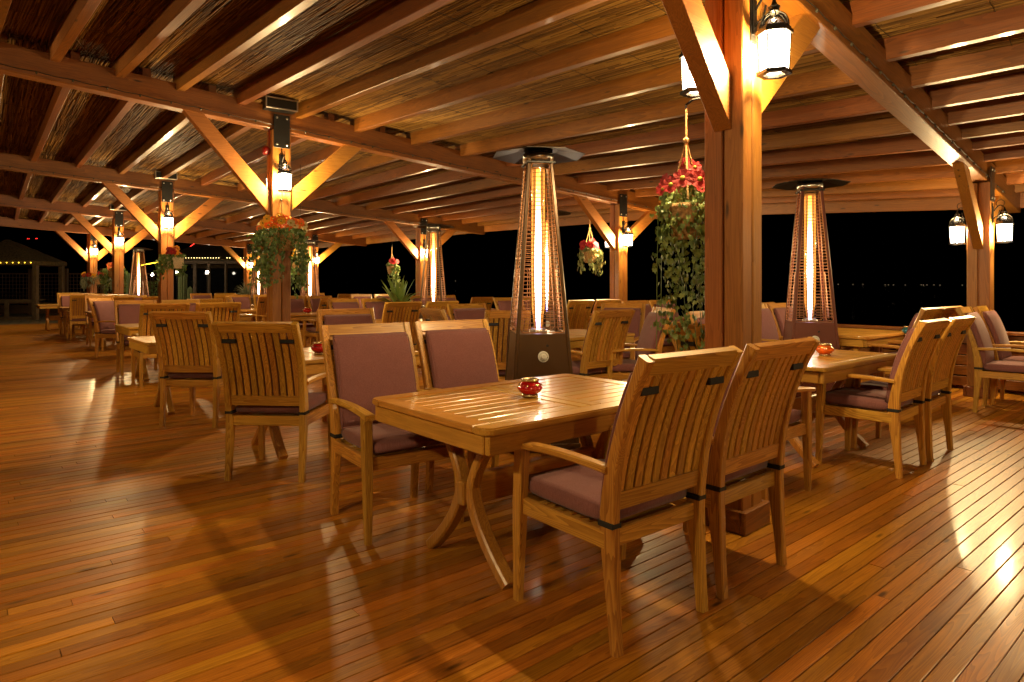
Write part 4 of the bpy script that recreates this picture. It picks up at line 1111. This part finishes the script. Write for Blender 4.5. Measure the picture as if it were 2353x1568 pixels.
def ropes(t, ztop, zr, r):
    m = MB(); knot = ztop-.16
    m.tube([(0, 0, ztop+.03), (0, 0, knot)], .007, 6)
    m.lathe([(.004, knot-.02), (.018, knot-.008), (.02, knot+.008), (.005, knot+.022)], 8)
    for k in range(3):
        a = R(120*k+20); m.tube([(0, 0, knot), (r*.5*math.cos(a), r*.5*math.sin(a), lerp(knot, zr, .5)), (r*math.cos(a), r*math.sin(a), zr)], .006, 6)
    m.build('rope', M['rope'], t)
def pot(t, z0, z1, r, mat='basket', seg=20):
    m = MB(); n = 9; pr = []
    for k in range(n):
        f = k/(n-1); rr = r*(.62+.38*f**.6)+(.004 if k % 2 else -.002); pr.append((rr, lerp(z0, z1, f)))
    m.lathe(pr+[(r*.86, z1), (r*.8, z1-.03)], seg); m.build('basket', M[mat], t, True)
def hanging(x, y, label, ztop, zbask, r, trail, cols, kind='ivy', leafmat_='ivy', leaf=.035, nleaf=220, nflow=7, fr=.05, petals=7, double=False, single=False, seed=1, spread=1.0, camdir=None, strands=12, bask='basket', group='hanging flower baskets', extra=0, boxy=False, hook=None, wire=0, fixed=None):
    random.seed(seed)
    t = thing('flower_basket', label, 'flower basket', (x*S, y*S, 0), 0, group)
    ropes(t, ztop, zbask+.02, r*.9)
    if boxy:
        bm_ = MB(); bm_.box((0, 0, zbask-.10), (.30, .2, .22), Matrix.Rotation(UV_ROT, 4, 'Z'), ch=.012); bm_.build('basket', M[bask], t)
    else: pot(t, zbask-.20, zbask, r, bask)
    if hook:
        hp = Vector((hook[0]*S-x*S, hook[1]*S-y*S, 0)); hm = MB()
        hm.tube([(0, 0, ztop+.02), (0, 0, ztop+.05), Vector((0, 0, ztop+.07))+hp*.15, Vector((0, 0, ztop+.06))+hp*.6, Vector((0, 0, ztop+.02))+hp*.95], .007, 6); hm.build('hook', M['iron'], t)
    if wire:
        hm = MB(); hm.tube([(0, 0, ztop+.02), (0, 0, ztop+wire)], .003, 4); hm.build('hanging_wire', M['iron'], t)
    leaves = []; vines = MB()
    for k in range(strands):
        a = random.uniform(0, 6.28); ln = trail*random.uniform(.45, 1.0); rr = r*random.uniform(.85, 1.35)*spread
        pts = [(r*.7*math.cos(a), r*.7*math.sin(a), zbask+.02), (rr*math.cos(a), rr*math.sin(a), zbask-.02)]
        nn = max(4, int(ln/.05))
        for q in range(1, nn+1):
            f = q/nn; pts.append((rr*math.cos(a+.15*math.sin(5*f+k))*(1+.05*f), rr*math.sin(a+.15*math.sin(5*f+k))*(1+.05*f), zbask-.02-ln*f))
        vines.tube(pts, .0022, 4)
        for q in range(max(3, nleaf//strands*2//3)):
            f = random.random()*(len(pts)-1.001); i0 = int(f); p = Vector(pts[i0]).lerp(Vector(pts[i0+1]), f-i0)
            leaves.append(p+Vector((random.gauss(0, .022), random.gauss(0, .022), random.gauss(0, .01))))
    for q in range(nleaf//3):     # mound
        a = random.uniform(0, 6.28); rr = r*1.1*math.sqrt(random.random())*spread; leaves.append(Vector((rr*math.cos(a), rr*math.sin(a), zbask+.015+random.random()*.10*(1-rr/(r*1.8)))))
    vines.build('vines', M['darkleaf'], t)
    if single:
        for p in leaves:
            o = obj('leaf', random.choice(IVY3), t); o.matrix_local = Matrix.Translation(p) @ rand_rot(.85)
    else:
        m = MB(); scatter_leaves(m, leaves, kind, leaf); o = m.build('foliage', M[leafmat_], t); o['kind'] = 'stuff'
    if extra:
        ex = []
        for q in range(extra):
            a = random.uniform(0, 6.28); rr = r*random.uniform(.75, 1.3)*spread; f = random.random()**.8
            lim = trail*(.62+.38*math.sin(3*a+1.2)); ex.append(Vector((rr*math.cos(a), rr*math.sin(a), zbask+.06-lim*f)))
        m = MB(); scatter_leaves(m, ex, 'ivy', .028); o = m.build('inner_foliage', M[leafmat_], t); o['kind'] = 'stuff'
    cd = Vector(camdir or (-x, -y, 0)); cd.z = 0; cd.normalize()
    if fixed:
        rt = Vector((-cd.y, cd.x, 0))
        for (fa, fb, fz, fs_) in fixed: flower(t, rt*fa+cd*fb+Vector((0, 0, zbask+fz)), fs_, cols[0], cd+rt*fa*3+Vector((0, 0, .25)), petals, double)
    for k in range(nflow):
        a = math.atan2(cd.y, cd.x)+random.uniform(-1.7, 1.7); rr = r*random.uniform(.2, 1.05)*spread
        p = Vector((rr*math.cos(a), rr*math.sin(a), zbask+random.uniform(.05, .16)+ (.05 if rr < r*.5 else 0)))
        n = Vector((math.cos(a)*.7+cd.x*.7, math.sin(a)*.7+cd.y*.7, random.uniform(.1, .8)))
        flower(t, p, fr*random.uniform(.85, 1.15), random.choice(cols), n, petals, double)
    return t
# big post, left side
hanging(.955, 3.58, 'hanging basket with red daisies and long trailing ivy left of the big post', 2.16*S, 1.66*S, .115, .92, ['red'], nleaf=290, nflow=3, fr=.045, petals=8, single=True, seed=3, strands=14, spread=1.12, extra=560, hook=(1.133, 3.345), fixed=[(-.085, .10, .105, .052), (-.02, .13, .135, .058), (.075, .13, .125, .058), (.0, -.05, .25, .045), (.05, -.02, .22, .04), (-.13, .05, .09, .045)])
hanging(1.335, 11.2, 'small hanging basket of pink flowers and cream-edged leaves before the dark sea', 2.34*S, 1.79*S, .15, .42, ['pink', 'red'], kind='oval', leafmat_='varieg', leaf=.05, nleaf=420, nflow=12, fr=.055, petals=6, double=True, seed=5, strands=16, spread=1.15, wire=.45)
hanging(-2.87, 15.6, 'far hanging basket with red flowers and thin ivy trails above the agave', 2.10*S, 1.66*S, .13, .75, ['red'], leaf=.05, nleaf=300, nflow=7, fr=.06, double=True, petals=6, seed=8, strands=9, wire=.9)
# post with the orange basket (front)
hanging(-2.575, 7.30, 'large post basket of orange and yellow flowers with long green trails', 2.12*S, 1.79*S, .20, .74, ['orange', 'orange', 'yellow', 'white'], leafmat_='darkleaf', leaf=.034, nleaf=1200, nflow=84, fr=.044, extra=420, petals=8, seed=11, strands=26, spread=1.25, hook=(-2.68, 7.5))
hanging(-2.95, 9.1, 'small hanging basket of cream flowers just right of the orange basket post', 2.05*S, 1.55*S, .13, .45, ['white', 'yellow'], leafmat_='darkleaf', leaf=.04, nleaf=260, nflow=16, fr=.04, petals=5, seed=13, strands=10, wire=.9)
hanging(-6.02, 11.62, 'pale rectangular wicker box with red and yellow flowers on the second left post', 2.02*S, 1.71*S, .15, .45, ['yellow', 'red', 'red', 'yellow'], leafmat_='darkleaf', leaf=.05, nleaf=300, nflow=11, fr=.065, petals=7, double=True, seed=17, strands=12, bask='basketw', spread=1.35, boxy=True)
hanging(-9.95, 16.35, 'yellow flower basket with trailing leaves on the third post of the left row', 1.95*S, 1.58*S, .17, .75, ['yellow', 'orange', 'pink'], leafmat_='darkleaf', leaf=.06, nleaf=330, nflow=16, fr=.07, petals=6, seed=19, strands=14, spread=1.3)
hanging(-12.62, 19.8, 'basket of red flowers and grey grass on the farthest left post', 1.90*S, 1.42*S, .20, .30, ['red', 'yellow'], kind='blade', leafmat_='palegrass', leaf=.13, nleaf=420, nflow=10, fr=.08, petals=6, seed=23, strands=14, spread=1.9)
random.seed(31)
# agave in a tall pot
t = thing('agave', 'bright green agave in a dark pot among the chairs, left of the middle heater', 'plant', (-1.86*S, 10.75*S, 0))
m = MB(); m.lathe([(.15, 0), (.20, .86), (.21, .92), (.18, .92), (.17, .86)], 24); m.build('pot', M['pot'], t, True)
for k in range(26):
    a = 2.4*k+random.uniform(-.2, .2); tilt = R(8+58*(k/26)**1.0+random.uniform(-5, 5)); ln = .62*random.uniform(.8, 1.1)*(1-.25*(k/26)); wd = .042
    m = MB(); vs = []; n = 7
    for q in range(n+1):
        f = q/n; bend = tilt+(.9*f*f if k > 12 else .15*f*f); 
        rr = .03+sum(math.sin(tilt+(.9 if k > 12 else .15)*(i/n)**2)*ln/n for i in range(q)); zz = .90+sum(math.cos(tilt+(.9 if k > 12 else .15)*(i/n)**2)*ln/n for i in range(q))
        ww = wd*(1-f**2.2)*(.6+.9*min(1, f*2.5))*.8+.001
        vs += [(rr, -ww, zz+ww*.3), (rr+.004, 0, zz), (rr, ww, zz+ww*.3)]
    fs = []
    for q in range(n): fs += [(3*q, 3*q+1, 3*q+4, 3*q+3), (3*q+1, 3*q+2, 3*q+5, 3*q+4)]
    m.add(vs, fs, Matrix.Rotation(a, 4, 'Z')); m.build('leaf', M['agave'], t, True)
# palm-like plant at the far post
t = thing('palm_plant', 'grassy palm-like plant in front of the far lantern post', 'plant', (-9.55*S, 23.6*S, 0))
m = MB(); m.lathe([(.16, 0), (.22, .55), (.2, .6), (.16, .6)], 16); m.build('pot', M['pot'], t)
m = MB()
for k in range(120):
    a = random.uniform(0, 6.28); tl = random.uniform(.1, 1.5); ln = random.uniform(.5, .85); pts = []
    for q in range(6):
        f = q/5; pts.append(Vector((math.cos(a)*ln*f*math.sin(tl), math.sin(a)*ln*f*math.sin(tl), .85+ln*f*math.cos(tl)-.5*f*f*math.sin(tl))))
    m.tube(pts, [.012, .014, .013, .010, .006, .002], 3)
o = m.build('fronds', M['palegrass'], t); o['kind'] = 'stuff'
m = MB(); m.tube([(0, 0, .55), (0, 0, .95)], .05, 8); m.build('stem', M['pot'], t)
# cacti
def cactus(x, y, h, r, label, z0=0):
    t = thing('cactus', label, 'cactus', (x*S, y*S, -.1), 0, 'columnar cacti beyond the left row')
    m = MB(); vs = []; n = 12; seg = 24; pr = []
    for k in range(n+1):
        f = k/n; zz = .3+h*f; rr = r*min(1, math.sqrt(max(.0004, 1-((max(0, f-.88))/.12)**2))); pr.append((rr, zz))
    for (rr, zz) in pr:
        for q in range(seg): a = 2*math.pi*q/seg; k = rr*(1+.10*(1 if q % 2 else -1)); vs.append((k*math.cos(a), k*math.sin(a), zz))
    fs = [[i*seg+q, i*seg+(q+1) % seg, (i+1)*seg+(q+1) % seg, (i+1)*seg+q] for i in range(n) for q in range(seg)]+[[n*seg+q for q in range(seg)]]
    m.add(vs, fs); m.build('stem', M['cactus'], t)
    m = MB(); m.lathe([(r*1.2, 0), (r*1.7, .34), (r*1.5, .34)], 16); m.build('pot', M['pot'], t)
cactus(-13.2, 22.5, 1.55, .10, 'tall columnar cactus left of the far left heater')
cactus(-11.2, 22.2, 1.60, .14, 'thick columnar cactus right of the pale flower box post')
cactus(-10.9, 22.1, 1.05, .085, 'shorter columnar cactus right of the thick one')

# ------------------------------------------------------------------ far huts, fence, lights
def lights(pts, mat, r, parent=None, name='fairy_lights'):
    m = MB()
    for p in pts: m.lathe([(r*.3, -r), (r, -r*.3), (r, r*.3), (r*.3, r)], 6, Matrix.Translation(p))
    o = m.build(name, M[mat], parent); o['kind'] = 'stuff'; return o
def thatched(x0, x1, y0, y1, ze, za, over, parent):
    m = MB(); cx, cyy = (x0+x1)/2, (y0+y1)/2; n = 10; seg = 28; vs = []; hx, hy = (x1-x0)/2+over, (y1-y0)/2+over
    for k in range(n+1):
        f = k/n; zz = ze+(za-ze)*(.82*f+.18*math.sin(f*math.pi/2)); s = 1-.97*f**.93
        for q in range(seg):
            a = 2*math.pi*q/seg; c, d = math.cos(a), math.sin(a); e = max(abs(c), abs(d))**.75
            vs.append((cx+hx*s*c/e, cyy+hy*s*d/e, zz+random.uniform(-.02, .02)))
    fs = [[i*seg+q, i*seg+(q+1) % seg, (i+1)*seg+(q+1) % seg, (i+1)*seg+q] for i in range(n) for q in range(seg)]
    nb_ = len(vs); vs += [(v[0], v[1], v[2]-.16) for v in vs[:seg]]
    fs += [[nb_+q, nb_+(q+1) % seg, (q+1) % seg, q] for q in range(seg)]+[[nb_+q for q in range(seg)][::-1], [n*seg+q for q in range(seg)]]
    m.add(vs, fs); return m.build('thatched_roof', M['thatch'], parent)
# open hut at the left edge
t = thing('thatched_hut', 'dark open hut with thatched roof and a row of yellow lights at the left edge', 'hut', (0, 0, -.10))
hx1, hy0 = -17.95*S, 24.6*S; hx0, hy1 = hx1-3.4, hy0+1.5
m_ = MB()
for (px, py) in ((hx1, hy0), (hx0, hy0), (hx1, hy1), (hx0, hy1)):
    m = MB(); m.box((px, py, 1.18), (.16, .16, 2.36)); m.build('post', M['greywood'], t)
thatched(hx0, hx1, hy0, hy1, 2.36, 3.25, .32, t)
for k in range(4):
    m = MB(); m.box((hx1-.17-.115*k, hy0+.35+.12*k, 1.2), (.105, .03, 2.3)); m.build('wall_board', M['greywood'], t)
for (z, hgt) in ((.75, .14), (.06, .12)):
    m = MB(); m.box(((hx0+hx1)/2, hy0-.02, z), (3.3, .06, hgt)); m.build('rail', M['greywood'], t)
m = MB(); m.box((hx1-1.15, hy0-.02, .40), (.14, .08, .56)); m.build('rail_leg', M['greywood'], t)
m = MB(); m.box(((hx0+hx1)/2, hy0+.3, .79), (3.3, .5, .05)); m.build('bench_top', M['greywood'], t)
lights([Vector((hx1+.1-.24*k, hy0-.40, 2.28)) for k in range(15) if k not in (10,)], 'fairy_y', .017, t, 'lights')
lights([Vector((hx1-.85, hy0+.7, 3.30)), Vector((hx1-.78, hy0+.7, 3.30)), Vector((hx1-.5, hy0+.7, 3.31)), Vector((hx1-.45, hy0+.7, 3.31))], 'fairy_r', .011, t, 'red_lights')
# glazed hut in the middle distance
hyz = 33.0*S
def at(px, py, d): return Vector(((px-1176.5)/1500*d, d, 1.30+(655-py)/1500*d))
t = thing('lit_hut', 'hut with glazed front, thatched roof and strings of coloured lights beyond the terrace', 'hut', (0, 0, 0))
d0 = hyz
c0 = at(385, 598, d0); xr = at(566, 598, d0).x; xl = at(324, 610, d0).x
ze = c0.z
m = MB()
for px in (395, 448.5, 480, 519, 566):
    q = at(px, 600, d0); mm = MB(); mm.box((q.x, d0, (ze-.1)/2), (.16 if px != 519 else .1, .16, ze+.1)); mm.build('window_post', M['greywood'], t)
for a, b in ((395, 448.5), (448.5, 480), (480, 519), (519, 566)):
    xa, xb = at(a, 600, d0).x+.09, at(b, 600, d0).x-.09; mm = MB(); mm.box(((xa+xb)/2, d0+.02, 1.15), (xb-xa, .02, 2.1)); mm.build('pane', M['plateglass'], t)
mm = MB(); mm.box(((c0.x+xr)/2, d0, ze-.12), (xr-c0.x+.3, .14, .16)); mm.build('header_beam', M['greywood'], t)
mm = MB(); mm.box(((c0.x+xr)/2, d0+2.6, 1.2), (xr-c0.x, .1, 2.6)); mm.build('back_wall', M['greywood'], t)
# hipped roof: left hip climbs to a ridge
R0 = Vector((xl-.5, d0-.35+1.0, ze-.15)); 
A = Vector((c0.x-.35, d0-.45, ze)); Bp = Vector((xr+.6, d0-.45, ze)); Cc = Vector((xr+.6, d0+4.6, ze)); D = Vector((xl-.6, d0+3.6, ze-.25))
ri0 = at(447, 563, d0+2.1); ri1 = Vector((xr-1.2, d0+2.1, ri0.z-.05))
m = MB(); m.add([A, Bp, Cc, D, ri0, ri1], [(0, 1, 5, 4), (1, 2, 5), (2, 3, 4, 5), (3, 0, 4), (3, 2, 1, 0)]); m.build('thatched_roof', M['thatch'], t)
lights([Vector((lerp(at(427, 593, d0-.5).x, at(566, 593, d0-.5).x, k/22), d0-.5, at(400, 593, d0-.5).z)) for k in range(23) if k not in (13, 14, 17, 18)], 'fairy', .015, t, 'lights')
for off in (0, -.10):
    lights([D.lerp(ri0, f)+Vector((0, -.05, .06+off)) for f in np.linspace(.12, 1.0, 60)], 'fairy_r', .016, t, 'red_lights')
lights([Vector(at(324, 610, d0+.5)).lerp(Vector(at(368, 602, d0-.4)), f) for f in np.linspace(0, 1, 26)], 'fairy_y', .020, t, 'yellow_lights')
for (px, py, lb) in ((350, 631, 'left'), (407, 625.5, 'middle'), (476, 626, 'right')):
    q = at(px, py, d0-1.6)
    s = thing('garden_lamp', 'bright round garden lamp before the lit hut, the %s of three' % lb, 'lamp', (q.x, q.y, 0), 0, 'garden lamps before the lit hut')
    m = MB(); m.tube([(0, 0, -.1), (0, 0, q.z-.07)], .03, 8); m.build('pole', M['iron'], s)
    m = MB(); m.lathe([(.02, -.075), (.06, -.045), (.075, 0), (.06, .045), (.02, .075)], 14, Matrix.Translation((0, 0, q.z))); m.build('globe', M['starlamp'], s, True)
# low green shrub in the lamp light
q = at(347, 660, d0-2.2); t = thing('shrub', 'bright green lamp-lit shrub below the left garden lamp', 'shrub', (q.x, q.y, 0))
m = MB(); scatter_leaves(m, [Vector((random.gauss(0, .16), random.gauss(0, .16), random.uniform(.0, 1.5))) for _ in range(520)], 'oval', .09); m.build('leaves', M['agave'], t)['kind'] = 'stuff'
m = MB(); m.tube([(0, 0, -.1), (0, 0, 1.2)], .025, 6); m.build('stem', M['pot'], t)
# lattice fence
def lattice(pa, pb, label, z0=.55, z1=1.92, low=True):
    pa, pb = Vector(pa), Vector(pb); d = (pb-pa); L = d.length; ang = math.atan2(d.y, d.x)
    t = thing('lattice_fence', label, 'fence', (pa.x, pa.y, -.10), ang, 'dark lattice fence panels')
    for x in (0, L):
        m = MB(); m.box((x, 0, 1.08), (.12, .12, 2.16)); m.build('fence_post', M['lattice'], t)
    for z in (z0, z1):
        m = MB(); m.box((L/2, 0, z), (L-.13, .06, .06)); m.build('fence_rail', M['lattice'], t)
    m = MB(); m.box((0, 0, (z0+z1)/2), (.022, .014, z1-z0-.06)); me = m.mesh('lath', M['lattice'])
    n = int(L/.16)
    for k in range(1, n): o = obj('lath', me, t); o.location = (L*k/n, 0, 0)
    m = MB(); m.box((L/2, .012, 0), (L-.13, .012, .022)); me2 = m.mesh('lath', M['lattice'])
    nz = int((z1-z0)/.16)
    for k in range(1, nz): o = obj('lath', me2, t); o.location = (0, 0, z0+(z1-z0)*k/nz)
    if low:
        m = MB(); m.box((L/2, 0, .26), (L-.13, .05, .40)); m.build('base_board', M['lattice'], t)
fx = [at(px, 660, 30.5*1.0) for px in (-10, 76, 153, 241, 330, 400)]
names = ['inside the thatched hut', 'between the thatched hut and the first fence post', 'behind the farthest left chairs', 'behind the third post of the left row', 'behind the far left heater']
for k in range(5): lattice(fx[k].to_2d(), fx[k+1].to_2d()+Vector((-.14, 0)), 'dark lattice fence panel '+names[k])
# town lights over the water
pts = []
for px, py in ((1912, 661), (1926, 660), (1983, 661), (2034, 664), (2042, 663), (2053, 664), (2080, 665), (2117, 664), (2122, 665), (2130, 664), (2146, 664), (2160, 666), (2211, 666), (2222, 666), (2330, 676), (1047, 638), (1613, 651), (1560, 655), (1960, 661)):
    d = 1500.; p = at(px, min(py, 664) if False else 655+(py-661)*.35-1, d); pts.append(p)
lights(pts, 'town', .55, None, 'town_lights'); o = bpy.data.objects.get('town_lights'); tag(o, 'scattered tiny town lights on the far shore', 'lights', kind='stuff')
